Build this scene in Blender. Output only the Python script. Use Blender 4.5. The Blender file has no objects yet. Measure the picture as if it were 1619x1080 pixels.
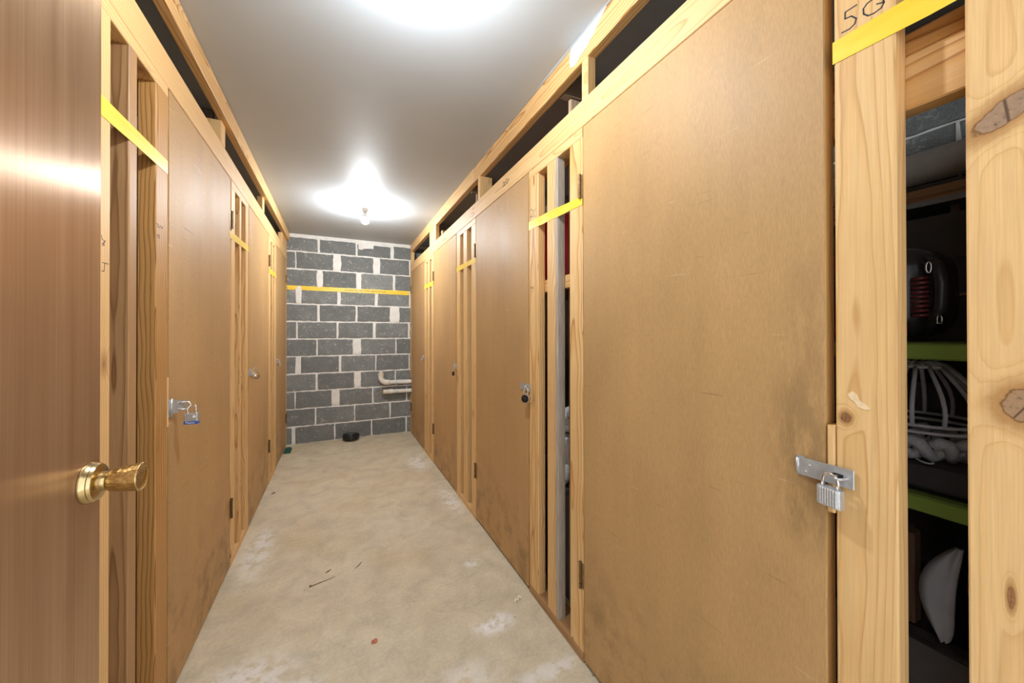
import bpy, bmesh, math, random
from mathutils import Vector, Matrix, Euler

rnd = random.Random(7)
SC = bpy.context.scene
COL = SC.collection

# ------------------------------------------------------------------ camera
cam_data = bpy.data.cameras.new('camera')
cam = bpy.data.objects.new('camera', cam_data)
COL.objects.link(cam)
YAW, PITCH, ROLL = .4419, .0042, -.0012
Fv = Vector((math.sin(YAW) * math.cos(PITCH), math.cos(YAW) * math.cos(PITCH), math.sin(PITCH)))
R0 = Vector((math.cos(YAW), -math.sin(YAW), 0))
U0 = R0.cross(Fv)
Rv = math.cos(ROLL) * R0 + math.sin(ROLL) * U0
Uv = -math.sin(ROLL) * R0 + math.cos(ROLL) * U0
cm = Matrix((Rv, Uv, -Fv)).transposed().to_4x4()
cm.translation = (0, 0, 1.2718)
cam.matrix_world = cm
cam_data.sensor_width = 36
cam_data.lens = 581.78 * 36 / 1619
cam_data.shift_x = .0003
cam_data.shift_y = -.00868
cam_data.clip_start = .02
SC.camera = cam

# ------------------------------------------------------------------ light and exposure
SC.view_settings.view_transform = 'Standard'
SC.view_settings.look = 'None'
SC.view_settings.exposure = 0.28
SC.view_settings.gamma = 1
SC.view_settings.use_curve_mapping = False
BULB = 1150.0            # radiance of the far bare bulb
BULB_NEAR = 780.0        # the bulb nearer the door is the weaker one
HALL_FILL = 2.0              # world fill added from behind the camera, standing in for a lit hall
world = bpy.data.worlds.new('hall_fill')
SC.world = world
world.use_nodes = True
bg = world.node_tree.nodes['Background']
bg.inputs['Color'].default_value = (.90, .95, 1.0, 1)
bg.inputs['Strength'].default_value = HALL_FILL
try:
    SC.cycles.use_denoising = True
    SC.cycles.sample_clamp_indirect = 6
    SC.cycles.max_bounces = 14
    SC.cycles.diffuse_bounces = 8
    SC.cycles.transparent_max_bounces = 12
    SC.cycles.caustics_reflective = False
    SC.cycles.caustics_refractive = False
except Exception:
    pass

# ------------------------------------------------------------------ node helper
class NT:
    def __init__(s, name):
        s.mat = bpy.data.materials.new(name)
        s.mat.use_nodes = True
        s.t = s.mat.node_tree
        s.b = s.t.nodes['Principled BSDF']
    def n(s, typ, **kw):
        o = s.t.nodes.new(typ)
        for k, v in kw.items(): setattr(o, k, v)
        return o
    def put(s, sock, v):
        if isinstance(v, bpy.types.NodeSocket): s.t.links.new(v, sock)
        elif isinstance(v, (tuple, list)) and len(v) == 3 and sock.type == 'RGBA': sock.default_value = (*v, 1)
        else: sock.default_value = v
    def m(s, op, a, b=0.0, c=0.0, clamp=False):
        o = s.n('ShaderNodeMath', operation=op, use_clamp=clamp)
        s.put(o.inputs[0], a); s.put(o.inputs[1], b); s.put(o.inputs[2], c)
        return o.outputs[0]
    def v(s, op, a, b=(0, 0, 0)):
        o = s.n('ShaderNodeVectorMath', operation=op)
        s.put(o.inputs[0], a)
        if op == 'SCALE': s.put(o.inputs['Scale'], b)
        else: s.put(o.inputs[1], b)
        return o.outputs['Value'] if op in ('LENGTH', 'DISTANCE', 'DOT_PRODUCT') else o.outputs['Vector']
    def noise(s, vec, scale=1.0, detail=2.0, rough=.5, dist=0.0):
        o = s.n('ShaderNodeTexNoise')
        s.put(o.inputs['Vector'], vec); s.put(o.inputs['Scale'], scale); s.put(o.inputs['Detail'], detail)
        s.put(o.inputs['Roughness'], rough); s.put(o.inputs['Distortion'], dist)
        return o.outputs[0], o.outputs[1]
    def ramp(s, f, stops):
        o = s.n('ShaderNodeValToRGB')
        e = o.color_ramp.elements
        while len(e) < len(stops): e.new(.5)
        for el, (p, c) in zip(e, stops):
            el.position = p
            el.color = (*c, 1) if isinstance(c, tuple) else (c, c, c, 1)
        s.put(o.inputs[0], f)
        return o.outputs[0]
    def mix(s, f, a, b, mode='MIX'):
        o = s.n('ShaderNodeMix', data_type='RGBA', blend_type=mode)
        s.put(o.inputs[0], f); s.put(o.inputs[6], a); s.put(o.inputs[7], b)
        return o.outputs[2]
    def sm(s, v, a, b, lo=0.0, hi=1.0):
        o = s.n('ShaderNodeMapRange', interpolation_type='SMOOTHSTEP')
        s.put(o.inputs[0], v); s.put(o.inputs[1], a); s.put(o.inputs[2], b); s.put(o.inputs[3], lo); s.put(o.inputs[4], hi)
        return o.outputs[0]
    def sep(s, v):
        o = s.n('ShaderNodeSeparateXYZ'); s.put(o.inputs[0], v); return o.outputs
    def comb(s, x, y, z):
        o = s.n('ShaderNodeCombineXYZ')
        for i, q in enumerate((x, y, z)): s.put(o.inputs[i], q)
        return o.outputs[0]
    def obj(s): return s.n('ShaderNodeTexCoord').outputs['Object']
    def info(s):
        o = s.n('ShaderNodeObjectInfo')
        p = s.n('ShaderNodeSeparateColor'); s.t.links.new(o.outputs['Color'], p.inputs[0])
        return p.outputs   # r tint, g seed a, b seed b
    def bump(s, h, strength=.2, dist=.002):
        o = s.n('ShaderNodeBump'); s.put(o.inputs['Height'], h); s.put(o.inputs['Strength'], strength); s.put(o.inputs['Distance'], dist)
        s.t.links.new(o.outputs[0], s.b.inputs['Normal'])
    def set(s, **kw):
        names = dict(color='Base Color', rough='Roughness', metal='Metallic', spec='Specular IOR Level', coat='Coat Weight',
                     coatr='Coat Roughness', trans='Transmission Weight', alpha='Alpha', aniso='Anisotropic', rot='Anisotropic Rotation',
                     emit='Emission Color', estr='Emission Strength', ior='IOR', tangent='Tangent')
        for k, v in kw.items(): s.put(s.b.inputs[names[k]], v)
        return s.mat

def plain(name, c, rough=.5, metal=0.0, vary=.08, scale=30, spec=.5, bump=0.0):
    k = NT(name)
    f, _ = k.noise(k.obj(), scale, 3, .6)
    c2 = tuple(x * (1 - vary) for x in c); c1 = tuple(min(1, x * (1 + vary)) for x in c)
    k.set(color=k.ramp(f, [(.3, c2), (.7, c1)]), rough=rough, metal=metal, spec=spec)
    if bump: k.bump(f, bump, .001)
    return k.mat

def lumber(name, pale=(.79, .515, .235), mid=(.69, .385, .135), line=(.43, .19, .05), spacing=.0085, contrast=1.0,
           taper=.006, knots=(), auto_knots=True, grey_side=False, wob=.03):
    """solid softwood: growth rings cut by the board, fine fibres, knots; grain runs along local Z"""
    if contrast < .9:
        mid = tuple(p * (1 - contrast) + q * contrast for p, q in zip(pale, mid))
        line = tuple(p * (1 - contrast) + q * contrast for p, q in zip(mid, line))
    k = NT(name)
    P = k.obj(); tint, sa, sb = k.info()
    off = k.comb(k.m('MULTIPLY', sa, 31.0), k.m('MULTIPLY', sb, 17.0), k.m('MULTIPLY', sa, 53.0))
    Q = k.v('ADD', P, off)
    n1, c1 = k.noise(k.v('MULTIPLY', Q, (3.5, 3.5, 1.15)), 1.0, 3, .55)
    wobv = k.v('SCALE', k.v('SUBTRACT', c1, (.5, .5, .5)), wob * 2)
    x, y, z = k.sep(k.v('ADD', P, wobv))[:3]
    cx = k.m('MULTIPLY_ADD', sa, .09, .012); cy = k.m('MULTIPLY_ADD', sb, .09, -.045)
    dx = k.m('SUBTRACT', x, cx); dy = k.m('SUBTRACT', y, cy)
    r = k.m('SQRT', k.m('ADD', k.m('MULTIPLY', dx, dx), k.m('MULTIPLY', dy, dy)))
    r = k.m('ADD', r, k.m('MULTIPLY', k.sep(P)[2], taper))
    kd = None
    if auto_knots:
        vo = k.n('ShaderNodeTexVoronoi', feature='F1')
        k.put(vo.inputs['Vector'], k.v('MULTIPLY', Q, (6.0, 6.0, 3.2))); k.put(vo.inputs['Scale'], 1.0)
        d = vo.outputs['Distance']
        gate = k.m('GREATER_THAN', k.sep(vo.outputs['Color'])[0], .45)
        kd = k.m('ADD', d, k.m('MULTIPLY', k.m('SUBTRACT', 1.0, gate), 2.0))
        r = k.m('ADD', r, k.m('MULTIPLY', k.m('POWER', 2.718, k.m('MULTIPLY', k.m('MULTIPLY', kd, kd), -28.0)), .03))
    masks = []
    for (ky, kz, ry, rz, rot, dark) in knots:
        ca, sn = math.cos(rot), math.sin(rot)
        px, py, pz = k.sep(P)[:3]
        a = k.m('SUBTRACT', py, ky); b = k.m('SUBTRACT', pz, kz)
        u = k.m('DIVIDE', k.m('ADD', k.m('MULTIPLY', a, ca), k.m('MULTIPLY', b, sn)), ry)
        w = k.m('DIVIDE', k.m('SUBTRACT', k.m('MULTIPLY', b, ca), k.m('MULTIPLY', a, sn)), rz)
        nn, _ = k.noise(k.v('MULTIPLY', P, (90, 90, 90)), 1.0, 3)
        d = k.m('ADD', k.m('SQRT', k.m('ADD', k.m('MULTIPLY', u, u), k.m('MULTIPLY', w, w))), k.m('MULTIPLY', k.m('SUBTRACT', nn, .5), .5))
        r = k.m('ADD', r, k.m('MULTIPLY', k.m('POWER', 2.718, k.m('MULTIPLY', k.m('MULTIPLY', d, d), -.22)), .034))
        masks.append((d, u, w, dark))
    ring = k.m('FRACT', k.m('DIVIDE', r, spacing))
    col = k.ramp(ring, [(0, pale), (.45, pale), (.80, mid), (.93, line), (1.0, pale)])
    fib, _ = k.noise(k.v('MULTIPLY', Q, (420, 420, 9)), 1.0, 2, .6)
    col = k.mix(.30, col, k.ramp(fib, [(.3, .55), (.7, 1.1)]), 'MULTIPLY')
    blo, _ = k.noise(k.v('MULTIPLY', Q, (7, 7, 1.6)), 1.0, 3, .6)
    col = k.mix(k.sm(blo, .42, .75, 0, .45), col, tuple(q * .85 for q in mid))
    if auto_knots:
        col = k.mix(k.sm(kd, .05, .16, .55, 0), col, (.34, .15, .05))
        col = k.mix(k.sm(kd, .02, .06, .75, 0), col, (.13, .055, .022))
    for d, u, w, dark in masks:
        nn, _ = k.noise(k.v('MULTIPLY', P, (160, 160, 160)), 1.0, 4, .6)
        kc = k.ramp(nn, [(.25, tuple(q * .35 for q in dark)), (.42, dark), (.8, tuple(q * 1.25 for q in dark))])
        crack = k.sm(k.m('ABSOLUTE', k.m('ADD', u, k.m('MULTIPLY', w, .25))), .02, .09, .8, 0)
        kc = k.mix(crack, kc, (.055, .024, .01))
        col = k.mix(k.sm(d, 1.0, 2.5, .85, 0), col, (.37, .18, .055))
        col = k.mix(k.sm(d, .93, 1.05, 1, 0), col, kc)
        col = k.mix(k.m('MULTIPLY', k.sm(d, .95, 1.02), k.sm(d, 1.04, 1.16, .7, 0)), col, (.11, .045, .016))
    if grey_side:
        gx = k.sep(P)[1]
        gn, _ = k.noise(k.v('MULTIPLY', Q, (30, 30, 3)), 1.0, 3)
        gm = k.sm(k.m('ADD', gx, k.m('MULTIPLY', k.m('SUBTRACT', gn, .5), .03)), -.012, -.034)
        gcol = k.ramp(fib, [(.3, (.25, .205, .165)), (.7, (.47, .42, .37))])
        col = k.mix(k.m('MULTIPLY', gm, .9), col, gcol)
    col = k.mix(1.0, col, k.ramp(tint, [(0, .35), (.5, (.93, .86, .80)), (1, 1.0)]), 'MULTIPLY')
    k.set(color=col, rough=k.m('MULTIPLY_ADD', fib, .2, .42), spec=.35)
    k.bump(k.m('ADD', fib, k.m('MULTIPLY', ring, .5)), .12, .0012)
    return k.mat

def door_skin(name, base=(.515, .308, .130), smudge=(), dirt=True):
    """flush hardwood-veneer locker door: fine short vertical pores, rubs, pale and dark scratches"""
    k = NT(name)
    P = k.obj(); tint, sa, sb = k.info()
    Q = k.v('ADD', P, k.comb(k.m('MULTIPLY', sa, 31.0), k.m('MULTIPLY', sb, 17.0), k.m('MULTIPLY', sa, 53.0)))
    pore, _ = k.noise(k.v('MULTIPLY', Q, (620, 620, 60)), 1.0, 3, .7)
    blo, _ = k.noise(k.v('MULTIPLY', Q, (2.4, 2.4, 1.3)), 1.0, 4, .6)
    vein, _ = k.noise(k.v('MULTIPLY', Q, (12, 12, .7)), 1.0, 3, .6)
    col = k.ramp(blo, [(.25, tuple(q * .84 for q in base)), (.75, tuple(q * 1.1 for q in base))])
    col = k.mix(.34, col, k.ramp(pore, [(.32, .5), (.62, 1.12)]), 'MULTIPLY')
    col = k.mix(.12, col, k.ramp(vein, [(.35, .62), (.65, 1.1)]), 'MULTIPLY')
    # scratches: thin iso-lines of stretched noise, gated to patches
    for sc, rot, sx, lo, c, amt in ((8, .55, 11, .735, (.78, .62, .44), .34), (5, .42, 26, .735, (.76, .60, .42), .34), (4, 2.45, 40, .715, (.17, .095, .045), .5), (7, 2.75, 15, .74, (.20, .11, .05), .4)):
        mp = k.n('ShaderNodeMapping'); k.put(mp.inputs['Vector'], Q); mp.inputs['Rotation'].default_value = (rot, 0, 0)
        mp.inputs['Scale'].default_value = (1, 1, sx); mp.inputs['Location'].default_value = (rot * 3, sx, 0)
        f, _ = k.noise(mp.outputs[0], sc, 1, .5)
        g, _ = k.noise(Q, 3.1 + rot, 2, .5)
        col = k.mix(k.m('MULTIPLY', k.m('MULTIPLY', k.sm(f, lo, lo + .05), k.sm(g, .50, .64)), amt), col, c)
    z = k.sep(P)[2]
    if dirt:
        dn, _ = k.noise(k.v('MULTIPLY', Q, (9, 9, 9)), 1.0, 4, .65)
        low = k.m('MULTIPLY', k.sm(z, -.45, -1.03), k.sm(dn, .44, .72, 0, .7))
        col = k.mix(low, col, tuple(q * .33 for q in base))
    for (sy, sz, ry, rz, amt) in smudge:      # hand grime round the lock
        px, py, pz = k.sep(P)[:3]
        a = k.m('DIVIDE', k.m('SUBTRACT', py, sy), ry); b = k.m('DIVIDE', k.m('SUBTRACT', pz, sz), rz)
        d = k.m('SQRT', k.m('ADD', k.m('MULTIPLY', a, a), k.m('MULTIPLY', b, b)))
        dn, _ = k.noise(k.v('MULTIPLY', Q, (40, 40, 12)), 1.0, 4, .65)
        col = k.mix(k.m('MULTIPLY', k.sm(d, .2, 1.0, amt, 0), k.sm(dn, .3, .6)), col, (.11, .065, .03))
    k.set(color=col, rough=k.m('MULTIPLY_ADD', blo, .2, .44), spec=.3)
    k.bump(pore, .07, .0008)
    return k.mat

# ------------------------------------------------------------------ materials
M = {}
M['pine'] = lumber('pine')
M['pine_strong'] = lumber('pine_strong', mid=(.43, .205, .055), line=(.22, .08, .018), pale=(.54, .29, .095), spacing=.012, wob=.05)
M['pine_plain'] = lumber('pine_plain', contrast=.45, spacing=.011)
M['pine_brown'] = lumber('pine_brown', pale=(.47, .275, .125), mid=(.36, .19, .08), line=(.23, .11, .042), spacing=.005, taper=0, wob=.008, auto_knots=False)
M['pine_grey'] = lumber('pine_grey', grey_side=True)
M['pine_5g'] = lumber('pine_5g', contrast=.45, spacing=.0075, auto_knots=False, wob=.016,
                      knots=((.0275, .0755, .0068, .0085, 0, (.26, .125, .055)),))
M['pine_front'] = lumber('pine_front', contrast=.25, spacing=.008, auto_knots=False, wob=.014,
                         knots=((.006, .548, .033, .0150, -.62, (.31, .20, .125)), (-.009, .132, .020, .022, .3, (.33, .20, .11)), (.005, -.14, .003, .014, 0, (.30, .14, .06))))
M['rough_board'] = lumber('rough_board', pale=(.36, .28, .215), mid=(.29, .22, .16), line=(.18, .13, .09), auto_knots=False)
M['door_1'] = door_skin('door_skin_near', smudge=((-.35, .03, .09, .22, .40), (-.36, -.14, .09, .10, .35), (-.36, .26, .07, .2, .2)))
M['door'] = door_skin('door_skin')
M['door_edge'] = lumber('door_edge', pale=(.62, .365, .13), mid=(.52, .29, .095), line=(.40, .20, .06), auto_knots=False, contrast=.5)
M['tape'] = None
k = NT('yellow_tape'); f, _ = k.noise(k.v('MULTIPLY', k.obj(), (9, 9, 40)), 1.0, 3)
k.set(color=k.ramp(f, [(.3, (.86, .56, .030)), (.7, (.93, .66, .07))]), rough=.32, spec=.5); k.bump(f, .15, .002); M['tape'] = k.mat
M['ink'] = plain('black_marker', (.022, .022, .032), .6)
M['pencil'] = plain('dark_pencil', (.10, .075, .055), .7)
M['steel'] = plain('galvanised_steel', (.55, .57, .59), .36, .6, .12, 60, bump=.05)
M['steel_rough'] = plain('laminated_steel', (.55, .57, .59), .36, .65, .15, 240, bump=.08)
M['chrome'] = plain('chrome', (.78, .78, .79), .1, 1.0, .04)
M['hinge'] = plain('old_bronze', (.17, .105, .05), .45, .6, .3, 60)
M['hinge_leaf'] = plain('dull_brass', (.40, .235, .085), .42, .55, .2, 60)
M['black_metal'] = plain('black_metal', (.025, .025, .028), .35, .3)
M['dial'] = plain('black_dial', (.012, .012, .014), .3)
M['label_blue'] = plain('blue_label', (.035, .11, .42), .35, 0, .05)
M['white_print'] = plain('white_print', (.85, .85, .85), .5, 0, .02)
M['porcelain'] = plain('porcelain', (.72, .72, .71), .25, 0, .03)
M['pvc'] = plain('pvc_white', (.78, .755, .70), .35, 0, .06, 14)
M['pvc_grey'] = plain('pvc_pale_grey', (.80, .81, .83), .4, 0, .08, 9)
M['pvc_fit'] = plain('pvc_cream', (.70, .65, .54), .4, 0, .06, 14)
M['green_lid'] = plain('olive_green_plastic', (.155, .215, .035), .35, 0, .06)
M['carton'] = plain('brown_cardboard', (.34, .225, .14), .8, 0, .12, 12)
M['carton_dark'] = plain('dark_cardboard', (.085, .068, .062), .75, 0, .15, 12)
M['leather'] = plain('black_leather', (.040, .034, .036), .28, 0, .2, 60, bump=.12)
M['maroon'] = plain('dark_red_leather', (.17, .028, .03), .38, 0, .15, 60)
M['red'] = plain('red_plastic', (.68, .035, .045), .35, 0, .06, 8)
M['white_cloth'] = plain('white_fabric', (.74, .71, .66), .8, 0, .08, 20, bump=.1)
M['white_wire'] = plain('white_coated_wire', (.80, .76, .70), .4, 0, .05)
M['rope'] = plain('white_rope', (.72, .70, .66), .85, 0, .15, 160, bump=.3)
M['black_rubber'] = plain('black_rubber', (.012, .012, .015), .42, 0, .2)
M['green_cloth'] = plain('dark_green_rubber', (.010, .085, .062), .5, 0, .15)
M['grey_metal'] = plain('grey_metal', (.36, .365, .375), .5, .3, .1)
M['book'] = plain('brown_book', (.20, .095, .05), .55, 0, .12, 8)
M['paper'] = plain('cream_paper', (.80, .74, .62), .8, 0, .04)
M['leaf'] = plain('dry_red_leaf', (.46, .16, .085), .7, 0, .3, 90)
M['twig'] = plain('dry_twig', (.17, .105, .055), .8, 0, .3, 90)
M['plaster'] = plain('white_plaster', (.76, .77, .77), .7, 0, .06, 20)
M['filler'] = plain('pale_filler', (.84, .62, .38), .7, 0, .15, 90)
M['clear_bag'] = plain('white_bag', (.74, .76, .80), .3, 0, .12, 25)

k = NT('clear_plastic')
tr = k.n('ShaderNodeBsdfTransparent'); k.put(tr.inputs['Color'], (.90, .90, .92))
lw = k.n('ShaderNodeLayerWeight'); lw.inputs['Blend'].default_value = .25
k.set(color=(.03, .03, .032), rough=.12, spec=.8)
mx = k.n('ShaderNodeMixShader'); k.put(mx.inputs[0], k.m('MULTIPLY_ADD', lw.outputs['Fresnel'], .6, .05))
k.t.links.new(tr.outputs[0], mx.inputs[1]); k.t.links.new(k.b.outputs[0], mx.inputs[2])
k.t.links.new(mx.outputs[0], k.t.nodes['Material Output'].inputs['Surface']); M['clear'] = k.mat

k = NT('bulb_glow'); k.set(color=(1, 1, 1), emit=(.90, .96, 1.0), estr=BULB); M['bulb'] = k.mat
k = NT('bulb_glow_near'); k.set(color=(1, 1, 1), emit=(.90, .96, 1.0), estr=BULB_NEAR); M['bulb_near'] = k.mat

# brass knob: hammered grip and smooth rose
k = NT('hammered_brass')
P = k.obj(); vo = k.n('ShaderNodeTexVoronoi'); k.put(vo.inputs['Vector'], k.v('MULTIPLY', P, (170, 330, 330)))
vo.inputs['Scale'].default_value = 1.0
f, _ = k.noise(P, 120, 3)
k.set(color=k.ramp(f, [(.3, (.46, .33, .14)), (.7, (.70, .53, .26))]), metal=1.0, rough=.27); k.bump(vo.outputs['Distance'], .4, .0016); M['brass_hammered'] = k.mat
k = NT('smooth_brass'); f, _ = k.noise(k.obj(), 60, 3)
k.set(color=k.ramp(f, [(.3, (.46, .34, .16)), (.7, (.68, .53, .29))]), metal=1.0, rough=.2); M['brass'] = k.mat

# varnished entry door: vertical fine grain that smears reflections sideways
k = NT('varnished_veneer')
P = k.obj()
fine, _ = k.noise(k.v('MULTIPLY', P, (500, 500, 1.2)), 1.0, 2, .6)
mid_, _ = k.noise(k.v('MULTIPLY', P, (26, 26, .9)), 1.0, 4, .6)
blo, _ = k.noise(k.v('MULTIPLY', P, (3, 3, 1.5)), 1.0, 4, .6)
col = k.ramp(mid_, [(.25, (.38, .235, .135)), (.5, (.50, .325, .195)), (.8, (.60, .415, .265))])
col = k.mix(.35, col, k.ramp(fine, [(.3, .6), (.7, 1.15)]), 'MULTIPLY')
col = k.mix(k.sm(blo, .55, .75, 0, .3), col, (.33, .23, .14))
tan = k.n('ShaderNodeTangent', direction_type='UV_MAP'); tan.uv_map = 'UVMap'
k.set(color=col, rough=k.m('MULTIPLY_ADD', mid_, .10, .29), metal=.8, spec=.8, aniso=.86, rot=0.25, tangent=tan.outputs[0])
k.bump(mid_, .025, .001); M['entry'] = k.mat

# concrete floor
k = NT('concrete_floor')
P = k.obj()
a, _ = k.noise(P, 1.1, 5, .6); b_, _ = k.noise(P, 7, 5, .65, .4); c_, _ = k.noise(P, 70, 4, .7)
col = k.ramp(a, [(.3, (.585, .50, .355)), (.55, (.64, .565, .42)), (.75, (.68, .62, .495))])
col = k.mix(.9, col, k.ramp(b_, [(.3, .78), (.5, .97), (.72, 1.12)]), 'MULTIPLY')
col = k.mix(.5, col, k.ramp(c_, [(.3, .74), (.7, 1.12)]), 'MULTIPLY')
y = k.sep(P)[1]
t, _ = k.noise(P, 2.6, 4, .6)                                   # ochre stain towards the back
col = k.mix(k.m('MULTIPLY', k.sm(t, .46, .75, 0, .5), k.sm(y, 1.0, 2.2)), col, (.53, .41, .24))
for px, py, rx, ry, amt in ((.62, 1.50, .12, .07, .8), (-.32, 1.62, .22, .16, .55), (-.12, 1.52, .1, .06, .45), (.43, 1.30, .16, .10, .3), (.68, 1.95, .06, .04, .6), (.72, 1.20, .22, .05, .4), (-.42, 2.6, .10, .4, .45), (.78, 2.75, .08, .3, .45), (.72, 3.7, .12, .3, .5)):
    x0, y0 = k.sep(P)[:2]
    u = k.m('DIVIDE', k.m('SUBTRACT', x0, px), rx); w = k.m('DIVIDE', k.m('SUBTRACT', y0, py), ry)
    d = k.m('SQRT', k.m('ADD', k.m('MULTIPLY', u, u), k.m('MULTIPLY', w, w)))
    n_, _ = k.noise(P, 16, 5, .7)
    col = k.mix(k.m('MULTIPLY', k.sm(d, .25, 1.15, min(1, amt * 1.4), 0), k.sm(n_, .40, .55)), col, (.80, .79, .78))
sp = k.n('ShaderNodeTexVoronoi'); k.put(sp.inputs['Vector'], P); sp.inputs['Scale'].default_value = 15
gate = k.m('GREATER_THAN', k.sep(sp.outputs['Color'])[0], .72)
col = k.mix(k.m('MULTIPLY', k.sm(sp.outputs['Distance'], .03, .075, .8, 0), gate), col, (.10, .07, .045))
s2, _ = k.noise(k.v('MULTIPLY', P, (3, 14, 1)), 2.0, 5, .7, 1.0)   # trowel streaks
col = k.mix(k.sm(s2, .58, .72, 0, .3), col, (.40, .315, .22))
k.set(color=col, rough=.62, spec=.3); k.bump(k.m('ADD', c_, k.m('MULTIPLY', b_, 2)), .16, .003); M['floor'] = k.mat

# ceiling paint
k = NT('ceiling_paint')
P = k.obj(); a, _ = k.noise(P, 2.2, 4); b_, _ = k.noise(P, 90, 3)
k.set(color=k.ramp(a, [(.3, (.425, .455, .485)), (.7, (.455, .485, .515))]), rough=.55, spec=.4); k.bump(b_, .05, .001); M['ceiling'] = k.mat

# concrete block and mortar
def block_mat(name, lo, hi, chalk=.55):
    k = NT(name)
    P = k.obj(); tint, sa, sb = k.info()
    Q = k.v('ADD', P, k.comb(k.m('MULTIPLY', sa, 31.0), k.m('MULTIPLY', sb, 17.0), k.m('MULTIPLY', sa, 53.0)))
    f, _ = k.noise(Q, 260, 3, .8); g, _ = k.noise(Q, 7, 4, .6); h, _ = k.noise(Q, 22, 5, .7, 1.2)
    col = k.ramp(f, [(.28, lo), (.72, hi)])
    col = k.mix(.5, col, k.ramp(g, [(.3, .75), (.7, 1.2)]), 'MULTIPLY')
    col = k.mix(k.sm(h, .52, .76, 0, chalk), col, (.60, .60, .57))
    mp = k.n('ShaderNodeMapping'); k.put(mp.inputs['Vector'], Q); mp.inputs['Rotation'].default_value = (0, .7, 0); mp.inputs['Scale'].default_value = (3, 3, 14)
    s, _ = k.noise(mp.outputs[0], 3.0, 2)
    gate, _ = k.noise(Q, 9, 2)
    col = k.mix(k.m('MULTIPLY', k.sm(k.m('ABSOLUTE', k.m('SUBTRACT', s, .5)), 0, .014, .6, 0), k.sm(gate, .56, .66)), col, (.62, .62, .60))
    vo = k.n('ShaderNodeTexVoronoi'); k.put(vo.inputs['Vector'], Q); vo.inputs['Scale'].default_value = 30
    gg = k.m('GREATER_THAN', k.sep(vo.outputs['Color'])[0], .86)
    col = k.mix(k.m('MULTIPLY', k.sm(vo.outputs['Distance'], .10, .22, .85, 0), gg), col, (.70, .69, .66))
    col = k.mix(1.0, col, k.ramp(tint, [(0, .7), (1, 1.25)]), 'MULTIPLY')
    k.set(color=col, rough=.9, spec=.2); k.bump(f, .5, .003)
    return k.mat
M['block'] = block_mat('cinder_block', (.115, .123, .122), (.285, .30, .297))
k = NT('mortar'); P = k.obj(); f, _ = k.noise(P, 90, 4, .7); g, _ = k.noise(P, 12, 4)
k.set(color=k.mix(.5, k.ramp(f, [(.3, (.74, .73, .70)), (.7, (.90, .89, .86))]), k.ramp(g, [(.3, .8), (.7, 1.1)]), 'MULTIPLY'), rough=.9, spec=.2)
k.bump(f, .5, .004); M['mortar'] = k.mat
M['panel'] = lumber('divider_panel', pale=(.62, .48, .34), mid=(.56, .41, .28), line=(.42, .30, .2), auto_knots=False, spacing=.02)
M['hall'] = plain('hall_paint', (.62, .60, .56), .7, 0, .04, 5)

# ------------------------------------------------------------------ object helpers
WL = {}
WR = {}
def wloc(p): return WL.get(p.name, Vector((0, 0, 0))) if p else Vector((0, 0, 0))
def props(o, label=None, cat=None, group=None, kind=None):
    if label: o['label'] = label
    if cat: o['category'] = cat
    if group: o['group'] = group
    if kind: o['kind'] = kind
    return o
def empty(name, loc, **kw):
    o = bpy.data.objects.new(name, None); COL.objects.link(o)
    o.empty_display_size = .05
    o.location = loc; WL[o.name] = Vector(loc)
    return props(o, **kw)
def link(name, me, mat, loc, parent=None, rot=None, smooth=False, color=None, **kw):
    o = bpy.data.objects.new(name, me); COL.objects.link(o)
    loc = Vector(loc); WL[o.name] = loc.copy()
    if parent: o.parent = parent
    rm = Euler(rot or (0, 0, 0)).to_matrix(); WR[o.name] = rm
    pr = WR.get(parent.name, Matrix.Identity(3)) if parent else Matrix.Identity(3)
    o.location = pr.inverted() @ (loc - wloc(parent))
    o.rotation_euler = (pr.inverted() @ rm).to_euler()
    if mat and not me.materials: me.materials.append(mat)
    if smooth:
        for p in me.polygons: p.use_smooth = True
    o.color = color if color else (.5 + .5 * rnd.random() * .9, rnd.random(), rnd.random(), 1)
    return props(o, **kw)
def mesh_from(name, verts, faces):
    me = bpy.data.meshes.new(name); me.from_pydata([tuple(v) for v in verts], [], faces); me.update(); return me
def world_mesh(name, verts, faces, mat, parent=None, smooth=False, base=None, **kw):
    """verts in world space; origin set at the foot centre unless given"""
    vs = [Vector(v) for v in verts]
    lo = Vector([min(v[i] for v in vs) for i in range(3)]); hi = Vector([max(v[i] for v in vs) for i in range(3)])
    o = Vector(base) if base is not None else Vector(((lo.x + hi.x) / 2, (lo.y + hi.y) / 2, lo.z))
    return link(name, mesh_from(name, [v - o for v in vs], faces), mat, o, parent, smooth=smooth, **kw)
def beam_mesh(name, a, b, L, c=.0025):
    """eased-edge board, section a x b, length L along local Z, centred"""
    c = min(c, a * .3, b * .3)
    x, y, z = a / 2, b / 2, L / 2
    ring = [(x - c, -y), (x, -y + c), (x, y - c), (x - c, y), (-x + c, y), (-x, y - c), (-x, -y + c), (-x + c, -y)]
    v = [(p, q, -z) for p, q in ring] + [(p, q, z) for p, q in ring]
    f = [(i, (i + 1) % 8, 8 + (i + 1) % 8, 8 + i) for i in range(8)] + [tuple(range(7, -1, -1)), tuple(range(8, 16))]
    return mesh_from(name, v, f)
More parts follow.
